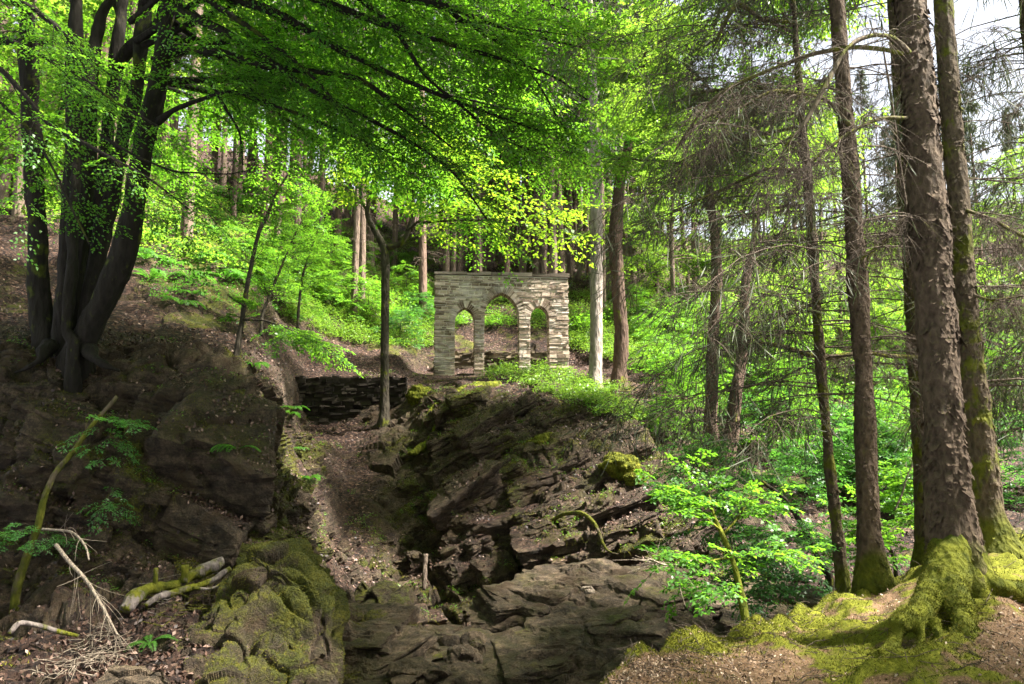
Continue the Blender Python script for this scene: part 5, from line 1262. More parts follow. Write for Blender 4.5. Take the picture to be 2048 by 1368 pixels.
# (photo column, ground distance, kind, scale)
for px, Y, k, s in ((361, 27, 1, .95), (326, 34, 0, .7), (455, 38, 0, .6), (521, 33, 2, 1.0), (547, 36, 0, .7), (586, 33, 1, .85), (633, 40, 1, .75), (669, 42, 2, .95), (706, 33, 0, .75), (721, 34, 1, .75), (785, 44, 1, .8), (300, 44, 2, .9), (410, 50, 1, 1), (240, 40, 1, 1), (120, 38, 0, 1), (30, 33, 1, 1), (180, 50, 0, 1), (490, 55, 0, 1), (570, 58, 2, 1), (740, 56, 1, 1), (820, 60, 0, 1)):
    put(FS, k, px, Y, L1, G1, s)
put(FS, 2, 845, 36.5, 'reddish spruce trunk with pale lichen spots just behind the end of the arch wall', None, .95)
put(FS, 2, 1013, 44, 'reddish spruce trunk rising above the middle of the arch wall', None, .85)
for px, Y, k, s in ((905, 42, 0, .75), (916, 43, 1, .6), (985, 48, 1, .7), (1047, 46, 0, .8), (1075, 44, 0, .75), (1100, 50, 1, .8), (1112, 46, 0, .6), (1131, 48, 0, .8), (1147, 52, 1, .7), (1160, 45, 1, .65), (1172, 55, 0, .9), (1210, 47, 0, .7), (1265, 45, 0, .6), (1290, 52, 1, .7), (1322, 50, 0, .7), (1392, 44, 2, .8)):
    put(FS, k, px, Y, L2, G2, s)
for i in range(100):
    px = gw.uniform(870, 1330); Y = gw.uniform(38, 80); put(FS, int(gw.integers(0, 2)), px, Y, L2, G2, gw.uniform(.6, 1.0))
for i in range(46):
    px = gw.uniform(-100, 880); Y = gw.uniform(46, 95); put(FS, int(gw.integers(0, 3)), px, Y, L1, G1, gw.uniform(.8, 1.1))
for i in range(26):
    px = gw.uniform(1330, 2150); Y = gw.uniform(48, 95); put(FS, int(gw.integers(0, 3)), px, Y, L4, G4, gw.uniform(.5, .8))
for px, Y, k, s in ((430, 46, 2, 1.1), (600, 50, 2, 1.15), (740, 42, 2, 1.0), (960, 52, 2, 1.15), (1085, 47, 2, 1.15), (1180, 50, 2, 1.1), (330, 40, 2, 1.1), (200, 30, 2, .9), (80, 34, 2, 1), (-20, 26, 1, 1), (700, 52, 2, 1.2), (500, 56, 2, 1.2), (270, 52, 2, 1.2), (100, 50, 0, 1.2)):
    put(FB, k, px, Y, L3, G3, s, .0)
L5, G5 = 'leafy tree with bright crown on the far side of the valley', 'leafy trees across the valley'
for px, Y, k, s in ((1260, 42, 1, .8), (1350, 36, 0, .75), (1440, 44, 2, .9), (1530, 38, 0, .8), (1610, 46, 2, .9), (1690, 36, 1, .8), (1760, 44, 0, .65), (1840, 38, 2, .5), (1920, 46, 0, .6), (2010, 34, 1, .8), (2090, 42, 2, .8), (1490, 30, 1, .55), (1590, 32, 1, .6), (1380, 56, 2, .9), (1560, 60, 0, .8), (1720, 58, 2, .5), (1880, 60, 0, .5)):
    put(FB, k, px, Y, L5, G5, s)

for x, y, k, s in ((0.5, -3, 2, 1.7), (-13, 6, 2, 1.2), (-7, -6, 2, 1.5), (7, -7, 2, 1.5), (-6, -1.5, 2, 1.6), (-13, 17, 2, 1.2), (11, 1, 2, 1.1)):  # unseen trees, added to keep sky and sun off the bank
    put(FB, k, 0, y, 'leafy tree added out of view to shade the rock bank', 'added shade trees around the viewpoint', s, x=x)
for px, Y, k, s in ((-60, 26, 1, 1), (15, 24, 0, .9), (95, 29, 1, 1), (165, 27, 2, 1), (225, 31, 1, .9), (270, 36, 0, 1), (60, 40, 1, 1), (130, 46, 0, 1), (200, 42, 1, 1)):
    put(FS, k, px, Y, L1, G1, s)
# ------------------------------------------------------------------ saplings and shrubs
def sapling_proto(seed, H, R, mat, leaf=.075, n=16, name='beech_sapling'):
    g = np.random.default_rng(seed); r = empty(name, (0, 0, 0), 'sapling', 'sapling'); mb, lm, tm = MB(), MB(), MB()
    tp = np.array([[0, 0, -.3, .03], [0, 0, 0, .026], [g.normal(0, .12), g.normal(0, .12), H * .5, .018], [g.normal(0, .25), g.normal(0, .25), H, .005]])
    limb(mb, tp, .1, 6, .003, 8, seed); part('stem', mb, M['ivy_bark'], r); c = resample(tp, .05)
    for k in range(n):
        t = (k + .7) / n; i = int(t * (len(c) - 1)); a = k * 2.4 + g.normal(0, .4); L = R * (1.1 - .65 * t) * g.uniform(.7, 1.2); D = np.array([math.cos(a), math.sin(a), .3]); O = c[i, :3]
        p = np.array([O + D * L * q - UP * L * .3 * q * q for q in (0, .33, .66, 1)]); p = np.c_[p, [.01, .007, .005, .003]]
        tubes(tm, p[None, :, :3], p[None, :, 3], 3); leafy(lm, tm, p, 6, R * .25, R * .55, g, nspray=3, leaf=leaf, droop=.12, sl=(.25, .5), nside=5, nleaf=4, thick=.004, twig=.002)
    part('twigs', tm, M['ivy_bark'], r); part('crown', lm, M[mat], r); return r
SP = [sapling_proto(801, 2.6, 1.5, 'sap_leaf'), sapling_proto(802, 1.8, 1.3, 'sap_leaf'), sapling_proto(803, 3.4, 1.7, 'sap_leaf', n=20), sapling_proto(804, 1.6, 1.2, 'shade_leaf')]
def put_px(protos, k, px, py, label, group, sc=1.0, bv=None, tilt=.08):
    p, n = pick(px, py, bv)
    if p is None: return None
    pr = protos[k]
    if id(pr) not in used:
        used.add(id(pr)); pr.location = Vector(p); pr.scale = (sc,) * 3; pr['label'] = label; pr.rotation_euler = (0, 0, gw.uniform(0, 6))
        if group: pr['group'] = group
        return pr
    return dup(pr, p, gw.uniform(0, 6.28), sc, label, group, (gw.normal(0, tilt), gw.normal(0, tilt)))
G6, L6 = 'beech saplings among the undergrowth', 'bushy beech sapling with layered bright leaves on the lush slope'
for px, py, k, s in ((1320, 760, 0, .9), (1365, 800, 1, 1), (1400, 740, 2, .9), (1450, 800, 0, 1), (1500, 760, 2, 1), (1545, 830, 0, 1.1), (1590, 790, 1, 1.1), (1620, 870, 0, 1), (1380, 690, 0, .9), (1470, 690, 1, 1), (1560, 700, 2, 1), (1650, 740, 2, 1), (1720, 800, 0, 1.1), (1780, 850, 1, 1.2), (1800, 760, 2, 1), (1340, 660, 0, .8), (1430, 640, 1, .9), (1540, 640, 0, 1), (1700, 690, 2, 1), (1800, 680, 2, 1), (1900, 800, 0, 1.2), (1960, 860, 2, 1.1), (2020, 780, 2, 1.2), (1660, 930, 3, 1.1), (1720, 980, 3, 1), (1790, 1010, 3, 1.1), (1560, 930, 0, .9), (1500, 900, 3, 1), (1860, 1000, 0, 1), (2000, 990, 3, 1.2), (1300, 690, 1, .8), (1260, 640, 1, .9),
                     (1400, 860, 0, .8), (1350, 880, 1, .7), (1610, 1000, 3, .9), (1790, 930, 1, 1.2)):
    put_px(SP, k, px, py, L6, G6, s)
G7, L7 = 'saplings on the slope beside the small forked tree', 'low leafy sapling on the slope between the small forked tree and the arch'
for px, py, k, s in ((680, 620, 1, 1), (730, 640, 1, 1), (620, 600, 0, .9), (560, 610, 1, 1), (820, 600, 1, .9), (650, 540, 1, .9), (720, 550, 1, .9), (800, 550, 1, .8), (590, 540, 1, 1), (490, 540, 1, .9), (850, 640, 3, .8), (800, 680, 3, .8)):
    put_px(SP, k, px, py, L7, G7, s)
# spreading sapling in the hollow and its darker layers
hs = simple_tree('sapling', [(1492, 1248, 8.3, 17), (1486, 1210, 8.4, 16), (1476, 1160, 8.5, 13), (1462, 1110, 8.6, 11), (1445, 1070, 8.7, 10), (1428, 1030, 8.8, 6), (1418, 990, 8.9, 3)], 'crooked mossy sapling with fresh leaves leaning over the stream bed', M['moss_wood'], 811, 12, .006, 12,
    limbs=[[(1464, 1115, 8.6, 5), (1440, 1118, 8.5, 4), (1400, 1125, 8.4, 3), (1350, 1118, 8.3, 2)], [(1445, 1070, 8.7, 5), (1480, 1030, 8.8, 4), (1500, 990, 8.9, 2)], [(1440, 1060, 8.7, 5), (1395, 1020, 8.8, 4), (1350, 985, 8.8, 2)]])
lm, tm = MB(), MB()
for pts, n in (([(1464, 1115, 8.6), (1420, 1118, 8.5), (1360, 1115, 8.4), (1310, 1070, 8.3)], 9), ([(1440, 1065, 8.7), (1395, 1020, 8.8), (1340, 985, 8.8)], 13), ([(1445, 1070, 8.7), (1480, 1020, 8.8), (1510, 970, 8.9)], 13), ([(1474, 1150, 8.5), (1430, 1160, 8.4), (1370, 1170, 8.3)], 8), ([(1470, 1140, 8.5), (1530, 1110, 8.6), (1580, 1100, 8.8)], 9), ([(1428, 1030, 8.8), (1418, 980, 8.9), (1420, 950, 8.9)], 8)):
    leafy(lm, tm, PL(*pts), n, .25, .6, g3, nspray=3, leaf=.06, droop=.12, sl=(.18, .34), nside=5, nleaf=4, thick=.004, twig=.002)
part('twigs', tm, M['ivy_bark'], hs); part('crown', lm, M['sap_leaf'], hs)
hb = simple_tree('sapling', [(1660, 1160, 11.6, 18), (1640, 1120, 11.6, 14), (1610, 1060, 11.6, 12), (1570, 1000, 11.5, 10), (1520, 960, 11.4, 6)], 'dark layered beech sapling spreading between the thin spruce and the fresh leaved sapling', M['ivy_bark'], 821, 10, .006, 10)
lm, tm = MB(), MB()
for pts, n in (([(1640, 1120, 11.6), (1560, 1110, 11.3), (1470, 1120, 11), (1420, 1140, 11)], 16), ([(1625, 1090, 11.6), (1540, 1060, 11.3), (1440, 1060, 11)], 16), ([(1600, 1040, 11.6), (1520, 1010, 11.4), (1430, 1000, 11.2)], 16), ([(1570, 1000, 11.5), (1500, 950, 11.4), (1400, 940, 11.3)], 14), ([(1570, 1000, 11.5), (1600, 950, 11.6), (1640, 900, 11.8)], 12), ([(1620, 1080, 11.6), (1560, 1150, 11.2), (1500, 1175, 11)], 12), ([(1520, 960, 11.4), (1430, 900, 11.6), (1330, 910, 12)], 12)):
    leafy(lm, tm, PL(*pts), n, .4, .95, g3, nspray=4, leaf=.06, droop=.1, sl=(.25, .45), nside=6, nleaf=4, thick=.005, twig=.002)
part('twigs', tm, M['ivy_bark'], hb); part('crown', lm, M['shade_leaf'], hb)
hc = simple_tree('shrub', [(1790, 1125, 13.6, 8), (1770, 1080, 13.6, 6), (1750, 1020, 13.6, 5), (1780, 960, 13.6, 3)], 'pale leaved elder shrub in the hollow behind the straight spruce', M['ivy_bark'], 831, 8, .004, 10, cat='shrub')
lm, tm = MB(), MB()
for pts, n in (([(1790, 1110, 13.6), (1740, 1070, 13.4), (1700, 1030, 13.4)], 14), ([(1780, 1090, 13.6), (1820, 1030, 13.6), (1830, 980, 13.6)], 14), ([(1770, 1060, 13.6), (1760, 1000, 13.6), (1790, 940, 13.6)], 14), ([(1760, 1110, 13.4), (1700, 1100, 13.2), (1660, 1080, 13.2)], 12)):
    leafy(lm, tm, PL(*pts), n, .4, .8, g3, nspray=4, leaf=.09, droop=.12, sl=(.25, .45), nside=5, nleaf=4, thick=.005, twig=.002, wid=.45)
part('twigs', tm, M['ivy_bark'], hc); part('crown', lm, M['sap_leaf'], hc)
# leaning stem with yew-like sprays by the dark rock bank
ln_ = simple_tree('sapling', [(30, 1200, 11.2, 17), (55, 1110, 11.2, 16), (76, 1050, 11.2, 14), (84, 1015, 11.2, 13), (103, 960, 11.3, 12), (142, 908, 11.4, 11), (184, 852, 11.5, 9), (234, 793, 11.6, 7)], 'leaning mossy stem with thin dark sprays in front of the rock bank', M['branch_moss'], 841, 12, .008, 10)
lm, tm = MB(), MB()
for pts, n, lf in (([(185, 850, 11.5), (230, 840, 11.3), (280, 850, 11.2)], 6, .05), ([(200, 830, 11.5), (215, 880, 11.3), (225, 930, 11.2)], 6, .05), ([(80, 1050, 11.2), (40, 1060, 11), (-10, 1080, 10.9)], 7, .045), ([(76, 1060, 11.2), (110, 1080, 11), (150, 1100, 10.9)], 7, .045), ([(150, 900, 11.4), (190, 950, 11.2), (220, 1010, 11)], 6, .045)):
    leafy(lm, tm, PL(*pts), n, .2, .5, g3, nspray=3, leaf=lf, droop=.15, sl=(.15, .3), nside=5, nleaf=5, thick=.003, twig=.002, wid=.45)
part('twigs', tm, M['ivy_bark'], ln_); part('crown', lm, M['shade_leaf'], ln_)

# ------------------------------------------------------------------ ground cover
def in_poly(px, py, poly):
    c = False; n = len(poly)
    for i in range(n):
        (x1, y1), (x2, y2) = poly[i], poly[i - 1]
        if (y1 > py) != (y2 > py) and px < (x2 - x1) * (py - y1) / (y2 - y1) + x1: c = not c
    return c
def spots(poly, n, gen, bv=None, nzmin=.15):
    xs = [p[0] for p in poly]; ys = [p[1] for p in poly]; out = []
    for _ in range(n * 6):
        px, py = gen.uniform(min(xs), max(xs)), gen.uniform(min(ys), max(ys))
        if not in_poly(px, py, poly): continue
        p, nn = pick(px, py, bv)
        if p is not None and abs(nn[2]) > nzmin: out.append(p)
        if len(out) >= n: break
    return np.array(out)
gg = np.random.default_rng(91)
def clumps(mb, tw, pts, r, h, n, leaf, gen, wid=.6):
    B = len(pts)
    if B == 0: return
    s = gen.uniform(.6, 1.35, (B, 1, 1))
    a = gen.uniform(0, 6.283, (B, n)); q = np.sqrt(gen.uniform(0, 1, (B, n))); zz = gen.uniform(.15, 1, (B, n)) * np.sqrt(1 - .8 * q * q)
    off = np.stack([np.cos(a) * q * r, np.sin(a) * q * r, zz * h], -1) * s
    d = np.stack([np.cos(a) + gen.normal(0, .5, a.shape), np.sin(a) + gen.normal(0, .5, a.shape), gen.uniform(-.3, .8, a.shape)], -1)
    L = leaf * gen.uniform(.6, 1.3, a.shape)
    leaves(mb, pts[:, None] + off, d, UP + gen.normal(0, .5, d.shape), L, L * wid)
    m = max(3, n // 7); st_ = pts[:, None] + off[:, :m] * np.array([.35, .35, 0]); e = pts[:, None] + off[:, :m]
    tubes(tw, np.stack([st_, (st_ + e) / 2 + UP * .02, e], 2).reshape(-1, 3, 3), np.broadcast_to([.003, .0025, .0015], (B * m, 3)))
def cover(name, regs, mat, r, h, n, leaf, wid=.6):
    lm, tw = MB(), MB()
    for poly, cnt in regs: clumps(lm, tw, spots(poly, cnt, gg), r, h, n, leaf, gg, wid)
    a = land(name, lm, M[mat], 'stuff'); b = land(name + '_stems', tw, M['ivy_bark'], 'stuff')
cover('bilberry_undergrowth', [
    ([(1130, 590), (1420, 560), (1560, 760), (1400, 800), (1300, 745), (1140, 700)], 1500),
    ([(1400, 560), (1900, 560), (2000, 960), (1640, 960), (1420, 800)], 900),
    ([(570, 560), (870, 560), (870, 700), (700, 690), (560, 640)], 900),
    ([(870, 560), (1140, 560), (1140, 660), (870, 660)], 260),
    ([(1000, 735), (1120, 730), (1320, 860), (1240, 850), (1100, 790), (960, 765)], 170),
    ([(500, 440), (870, 450), (870, 560), (520, 580)], 600),
], 'bilberry', .32, .42, 46, .075)
cover('hillside_undergrowth', [([(0, 230), (300, 280), (540, 400), (560, 560), (300, 520), (0, 420)], 380), ([(850, 440), (1330, 470), (1330, 570), (850, 560)], 90), ([(1300, 480), (1950, 430), (1950, 580), (1300, 580)], 380)], 'far_leaf', .5, .5, 40, .12)
cover('slope_herbs', [([(270, 420), (560, 420), (620, 560), (640, 640), (430, 620), (300, 600)], 260), ([(250, 320), (560, 400), (560, 440), (270, 440)], 120)], 'fern', .22, .26, 34, .06)
# bright bilberry shrubs along the lip of the ledge and other single bushes
def bush_proto(seed, r, h, n, leaf, mat):
    g = np.random.default_rng(seed); e = empty('bilberry_shrub', (0, 0, 0), 'shrub', 'shrub'); lm, tw = MB(), MB()
    c = np.stack([g.normal(0, r * .5, 9), g.normal(0, r * .5, 9), np.zeros(9)], -1); clumps(lm, tw, c, r * .6, h, n, leaf, g)
    part('stems', tw, M['ivy_bark'], e); part('foliage', lm, M[mat], e); return e
BP = [bush_proto(851, .3, .34, 60, .055, 'bilberry'), bush_proto(852, .4, .42, 70, .06, 'bilberry'), bush_proto(853, .6, .8, 90, .08, 'sap_leaf')]
for i, (px, py) in enumerate(((985, 752), (1012, 748), (1045, 756), (1075, 752), (1108, 762), (1135, 772), (1160, 768), (1190, 790), (1215, 800), (1240, 815), (1265, 830), (1285, 845), (1228, 782), (1160, 800), (1060, 770), (1130, 800), (1100, 785))):
    put_px(BP, i % 2, px, py, 'bright bilberry shrub on the ledge at the foot of the arch', 'bilberry shrubs along the ledge', gg.uniform(.8, 1.2))
for px, py, s, lab in ((1080, 640, 1.2, 'rounded green bush seen through the narrow arch beside the pale spruce'), (1010, 605, 1.1, 'round dark green bush seen through the top of the tall middle arch'), (985, 655, 1.1, 'leafy bush low in the tall middle arch'), (925, 650, .9, 'yellowish bush seen through the narrow arch nearer the small forked tree'), (800, 640, 1.3, 'dense dark green bush beside the end of the arch wall'), (1165, 665, 1.4, 'pale green bush between the arch and the pale spruce'), (838, 618, 1.2, 'bright green bush climbing the slope behind the arch wall')):
    put_px(BP, 2, px, py, lab, None, s)
# ferns
def fern_proto(seed, nf, L, mat):
    g = np.random.default_rng(seed); lm, tw = MB(), MB()
    for k in range(nf):
        a = k * 6.283 / nf + g.normal(0, .25); D = np.array([math.cos(a), math.sin(a), 0]); l = L * g.uniform(.75, 1.15); t = np.linspace(0, 1, 26)
        p = D * l * t[:, None] + UP * (l * (1.0 * t - .95 * t * t))[:, None]
        tubes(tw, p[None, ::5], np.full((1, len(p[::5])), .003)); tan = nrm(np.gradient(p, axis=0)); sd = np.cross(tan, UP); up = np.cross(sd, tan)
        w = l * .26 * np.sin(pi * np.clip(.12 + .88 * (1 - t), 0, 1)) ** .8 * (1 - .15 * t)
        for s in (-1, 1): leaves(lm, p, sd * s + tan * .45, up + g.normal(0, .12, p.shape), w * g.uniform(.85, 1.1, 26), l * .042)
    e = empty('fern', (0, 0, 0), 'fern', 'fern'); part('rachis', tw, M['ivy_bark'], e); part('fronds', lm, M[mat], e); return e
FP = [fern_proto(861, 9, .55, 'fern'), fern_proto(862, 7, .42, 'fern')]
for i, (px, py, s, lab) in enumerate(((470, 905, .8, 'bright fern growing from a ledge of the mossy rock bank'), (585, 820, .9, 'fern at the top of the gully beside the retaining wall'), (505, 735, .8, 'fern beside the wavy sapling'), (1510, 1100, .6, 'fern in the shade of the layered sapling'), (385, 590, .8, 'pale fern on the leafy bank above the path'), (1155, 1265, .4, 'tiny fern growing from the folded rock slab'), (300, 1290, .5, 'dark fern beside the fallen logs'))):
    put_px(FP, i % 2, px, py, lab, None, s)
for px, py, s_ in ((580, 830, .7), (600, 900, .6), (540, 850, .6), (620, 960, .7)):
    put_px(FP, 1, px, py, 'small fern on the mossy edge between the rock bank and the gully', 'ferns on the edge of the gully', s_)
for px, py in ((300, 560), (340, 440), (380, 560), (430, 520), (470, 560), (500, 500), (530, 560), (360, 610), (290, 520), (330, 330), (355, 350), (400, 370), (430, 385), (460, 395), (480, 410), (420, 400), (390, 400), (370, 380), (345, 400), (310, 350), (500, 420), (540, 450), (330, 470), (300, 480), (370, 500), (400, 520), (350, 530), (420, 470), (620, 470), (600, 440), (660, 470), (450, 560), (280, 470)):
    put_px(FP, int(gg.integers(0, 2)), px, py, 'fern in the patch on the slope under the spruces', 'ferns on the mossy slope', gg.uniform(1.2, 1.9))

# ------------------------------------------------------------------ fallen leaves, needles, moss
def on_faces(V, wgt, n, gen):
    q = grid_quads(*V.shape[:2]); v = V.reshape(-1, 3); w = wgt.reshape(-1)[q[:, 0]].clip(0); w = w / w.sum()
    i = gen.choice(len(q), n, p=w); r = gen.uniform(0, 1, (2, n, 1)); f = q[i]
    p = (v[f[:, 0]] * (1 - r[0]) + v[f[:, 1]] * r[0]) * (1 - r[1]) + (v[f[:, 3]] * (1 - r[0]) + v[f[:, 2]] * r[0]) * r[1]
    no = nrm(np.cross(v[f[:, 1]] - v[f[:, 0]], v[f[:, 3]] - v[f[:, 0]])); return p, no * np.where(no[:, 2:3] < 0, -1, 1)
nv = grid_normals(V1); nv = nv * np.where(nv[..., 2:3].mean() < 0, -1, 1)
vis = (ri[:, None] > .6) & (ri[:, None] < 12.5) & (xi[None, :] > -60) & (xi[None, :] < 2100)
wl = vis * smooth(.42, .75, nv[..., 2]) * (leafA ** 1.5) * np.where(ri[:, None] > 10, .35, 1) * (.35 + smooth(-.3, .5, fbm(V1 * .5, 3, 131))) * np.interp(xi, [1250, 1500], [1, .35])[None, :]
p, no = on_faces(V1, wl, 46000, gg); lm = MB(); L = gg.uniform(.04, .085, len(p)); leaves(lm, p + no * .012, gg.normal(0, 1, p.shape), no + gg.normal(0, .35, p.shape), L, L * .62, -.1, .25)
land('fallen_leaves', lm, M['litter'], 'stuff')
wm = vis * np.clip(mossA + .25 * nv[..., 2] - .52, 0, .3) * (ri[:, None] < 9) * np.interp(xi, [-60, 0, 1400, 1500], [0, 1, 1, 0])[None, :]
p, no = on_faces(V1, wm, 80000, gg); s = nrm(np.cross(no, gg.normal(0, 1, p.shape))); d_ = nrm(no + gg.normal(0, .5, p.shape) - UP * .1); L = .032 * gg.uniform(.5, 1.5, (len(p), 1))
fm = MB(); fm.add(np.stack([p - s * L * .2, p + s * L * .2, p + d_ * L], 1).reshape(-1, 3), None, np.arange(len(p) * 3).reshape(-1, 3)); land('bank_moss', fm, M['moss'], 'stuff')
wg = vis * smooth(.35, .7, nv[..., 2]) * (ri[:, None] > 2.2) * (ri[:, None] < 8.5) * np.interp(xi, [0, 100, 1500, 1600], [0, 1, 1, 0])[None, :] * np.clip(fbm(V1 * .9, 3, 141) - .05, 0, 1)
p, no = on_faces(V1, wg, 800, gg); lm, tw = MB(), MB(); clumps(lm, tw, p, .10, .13, 14, .045, gg, .5); land('ledge_plants', lm, M['bilberry'], 'stuff'); 
p, no = on_faces(V1, wg, 1700, gg); B = 12; q = np.repeat(p, B, 0) + gg.normal(0, .03, (len(p) * B, 3)) * np.array([1, 1, .2]); d_ = nrm(gg.normal(0, .5, q.shape) + np.repeat(no, B, 0) * .4 + UP * .5 - np.array([0, .35, 0])); l = gg.uniform(.05, .16, (len(q), 1)); t = np.linspace(0, 1, 4)[None, :, None]
tw = MB(); pp_ = q[:, None] + d_[:, None] * l[:, None] * t - UP * (l[:, None] * .9 * t * t); tubes(tw, pp_, np.broadcast_to([.0022, .002, .0014, .0005], (len(q), 4))); land('ledge_grass', tw, M['moss'], 'stuff')
def dress(name_, mb, nmoss, nlit, ngrass):
    v, t = mb.verts(), mb.tris(); n_ = np.cross(v[t[:, 1]] - v[t[:, 0]], v[t[:, 2]] - v[t[:, 0]]); ar = np.linalg.norm(n_, axis=1); n_ = n_ / np.maximum(ar, 1e-9)[:, None]
    c_ = v[t[:, 0]]; facing = (n_ * (np.array([0, 0, EYE]) - c_)).sum(1) > 0
    patch = fbm(c_ * .9, 3, 151); mo_ = mb.attr['moss'][t[:, 0]]
    wm_ = facing * np.clip(mo_ + .25 * n_[:, 2] + .2 * patch - .30, 0, .4)
    fm = MB(); fuzz(fm, v, np.c_[t, t[:, 2]], nmoss, .030, gg, wm_ + 1e-12); land(name_ + '_moss', fm, M['moss'], 'stuff')
    def pts(w, n):
        w = w * ar; i = gg.choice(len(t), n, p=w / w.sum()); a, b = gg.uniform(0, 1, (2, n, 1)); a = np.sqrt(a)
        return v[t[i, 0]] * (1 - a) + v[t[i, 1]] * a * (1 - b) + v[t[i, 2]] * a * b, n_[i]
    p, no = pts(facing * smooth(.55, .85, n_[:, 2]) * np.clip(.45 - patch, 0, 1), nlit); lm = MB(); l = gg.uniform(.035, .08, nlit)
    leaves(lm, p + no * .012, gg.normal(0, 1, p.shape), no + gg.normal(0, .4, p.shape), l, l * .62, -.1, .25); land(name_ + '_leaves', lm, M['litter'], 'stuff')
    p, no = pts(facing * smooth(.3, .7, n_[:, 2]) * np.clip(patch + .05, 0, 1), ngrass); lm, tw = MB(), MB(); clumps(lm, tw, p, .09, .12, 12, .042, gg, .5); land(name_ + '_plants', lm, M['bilberry'], 'stuff')
    q = np.repeat(p, 14, 0) + gg.normal(0, .05, (ngrass * 14, 3)) * np.array([1, 1, .2]); d_ = nrm(gg.normal(0, .5, q.shape) + UP * .5 - np.array([0, .4, 0])); l = gg.uniform(.06, .2, (len(q), 1)); t_ = np.linspace(0, 1, 4)[None, :, None]
    tw = MB(); tubes(tw, q[:, None] + d_[:, None] * l[:, None] * t_ - UP * (l[:, None] * .9 * t_ * t_), np.broadcast_to([.0022, .002, .0014, .0005], (len(q), 4))); land(name_ + '_grass', tw, M['moss'], 'stuff')
dress('outcrop', OUT, 80000, 12000, 260)
dress('bank', BANK, 80000, 9000, 220)
wr = vis * smooth(.55, .2, abs(nv[..., 2])) * (ri[:, None] > 2.5) * (ri[:, None] < 8) * np.interp(xi, [0, 60, 1350, 1450], [0, 1, 1, 0])[None, :]
p, no = on_faces(V1, wr, 1100, gg); no = no * np.where(no[:, 1:2] > 0, -1, 1); l = gg.uniform(.12, .6, (len(p), 1)); t = np.linspace(0, 1, 6)[None, :, None]
pp_ = p[:, None] + no[:, None] * .10 * np.sqrt(t) + gg.normal(0, .12, (len(p), 1, 3)) * np.array([1, .3, .3]) * t * l[:, None] + gg.normal(0, .012, (len(p), 6, 3)) - UP * (l[:, None] * t)
tw = MB(); tubes(tw, pp_, .004 * gg.uniform(.5, 1.4, (len(p), 1)) * np.linspace(1.1, .3, 6)[None], 4); land('hanging_roots', tw, M['twig'], 'stuff')
mask = np.clip(mossM - .12, 0, 1) ** 1.2 * ((mpx > 1100) & (mpx < 2100))
p, no = on_faces(MV, mask, 90000, gg); s = nrm(np.cross(no, gg.normal(0, 1, p.shape))); d_ = nrm(no + gg.normal(0, .6, p.shape)); L = .017 * gg.uniform(.5, 1.4, (len(p), 1))
fm = MB(); fm.add(np.stack([p - s * L * .18, p + s * L * .18, p + d_ * L], 1).reshape(-1, 3), None, np.arange(len(p) * 3).reshape(-1, 3)); land('moss', fm, M['moss'], 'stuff')
p, no = on_faces(MV, (np.clip(.55 - mossM, 0.02, 1) * ((mpx > 1100) & (mpx < 2100))), 9000, gg); lm = MB(); L = gg.uniform(.010, .036, len(p)); leaves(lm, p + no * .006, gg.normal(0, 1, p.shape), no + gg.normal(0, .3, p.shape), L, L * .55, -.1, .2)
land('needle_litter', lm, M['pale_litter'], 'stuff')
tw = MB(); p, no = on_faces(MV, ((mpx > 1150) & (mpx < 2100)) * 1.0, 1500, gg); d_ = gg.normal(0, 1, p.shape); d_[:, 2] *= .1; d_ = nrm(d_ - no * (d_ * no).sum(1, keepdims=True)); l = gg.uniform(.04, .22, (len(p), 1))
tubes(tw, np.stack([p + no * .008, p + d_ * l * .5 + no * .012 + gg.normal(0, .006, p.shape), p + d_ * l + no * .008], 1), np.broadcast_to([.003, .0026, .0016], (len(p), 3)), 4); land('twig_litter', tw, M['twig'], 'stuff')

# ------------------------------------------------------------------ fallen wood
def lay(pts, off=.5):
    """lay a stem given in the photo on the ground seen there"""
    Y = []
    for a, b, y, w in pts:
        p, n = pick(a, min(b + w * .5, 1366)); Y.append(min(y, p[1] - w * off * p[1] / FPX) if p is not None else y)
    Y = np.array(Y); Y = np.convolve(np.r_[Y[0], Y, Y[-1]], [.25, .5, .25], 'valid') - .04
    return [(a, b, float(q), w) for (a, b, y, w), q in zip(pts, Y)]
def wood(name, pts, mat, label, cat, seed, k=12, amp=.015, branches=(), seg=.04, group=None):
    if name in ('fallen_log', 'dead_branch'):
        new = lay(pts); dy = float(np.mean([n[2] - o[2] for n, o in zip(new, pts)])); pts = new; branches = [[(a, b, y + dy - .03, w) for a, b, y, w in l] for l in branches]
    b = path(pts[:1])[0]; r = empty(name, b[:3], label, cat, group); mb = MB(); limb(mb, path(pts), seg, k, amp, 7, seed, 1); part('stem', mb, mat, r)
    for i, l in enumerate(branches):
        mb = MB(); limb(mb, path(l), .03, 6, amp * .3, 14, seed + 7 + i, 1); part('branch', mb, mat, r)
    return r
wood('fallen_log', [(248, 1222, 10.6, 18), (268, 1196, 10.7, 23), (300, 1178, 10.9, 21), (345, 1170, 11.1, 18), (390, 1150, 11.3, 20), (425, 1130, 11.5, 22), (446, 1122, 11.6, 17)], M['log_bark'], 'grey fallen log with a moss capped end and two stubs', 'log', 901, 18, .032,
     [[(310, 1180, 10.9, 14), (311, 1155, 10.9, 11), (312, 1136, 10.9, 9)], [(368, 1165, 11.2, 14), (370, 1148, 11.2, 15), (370, 1130, 11.2, 16)]])
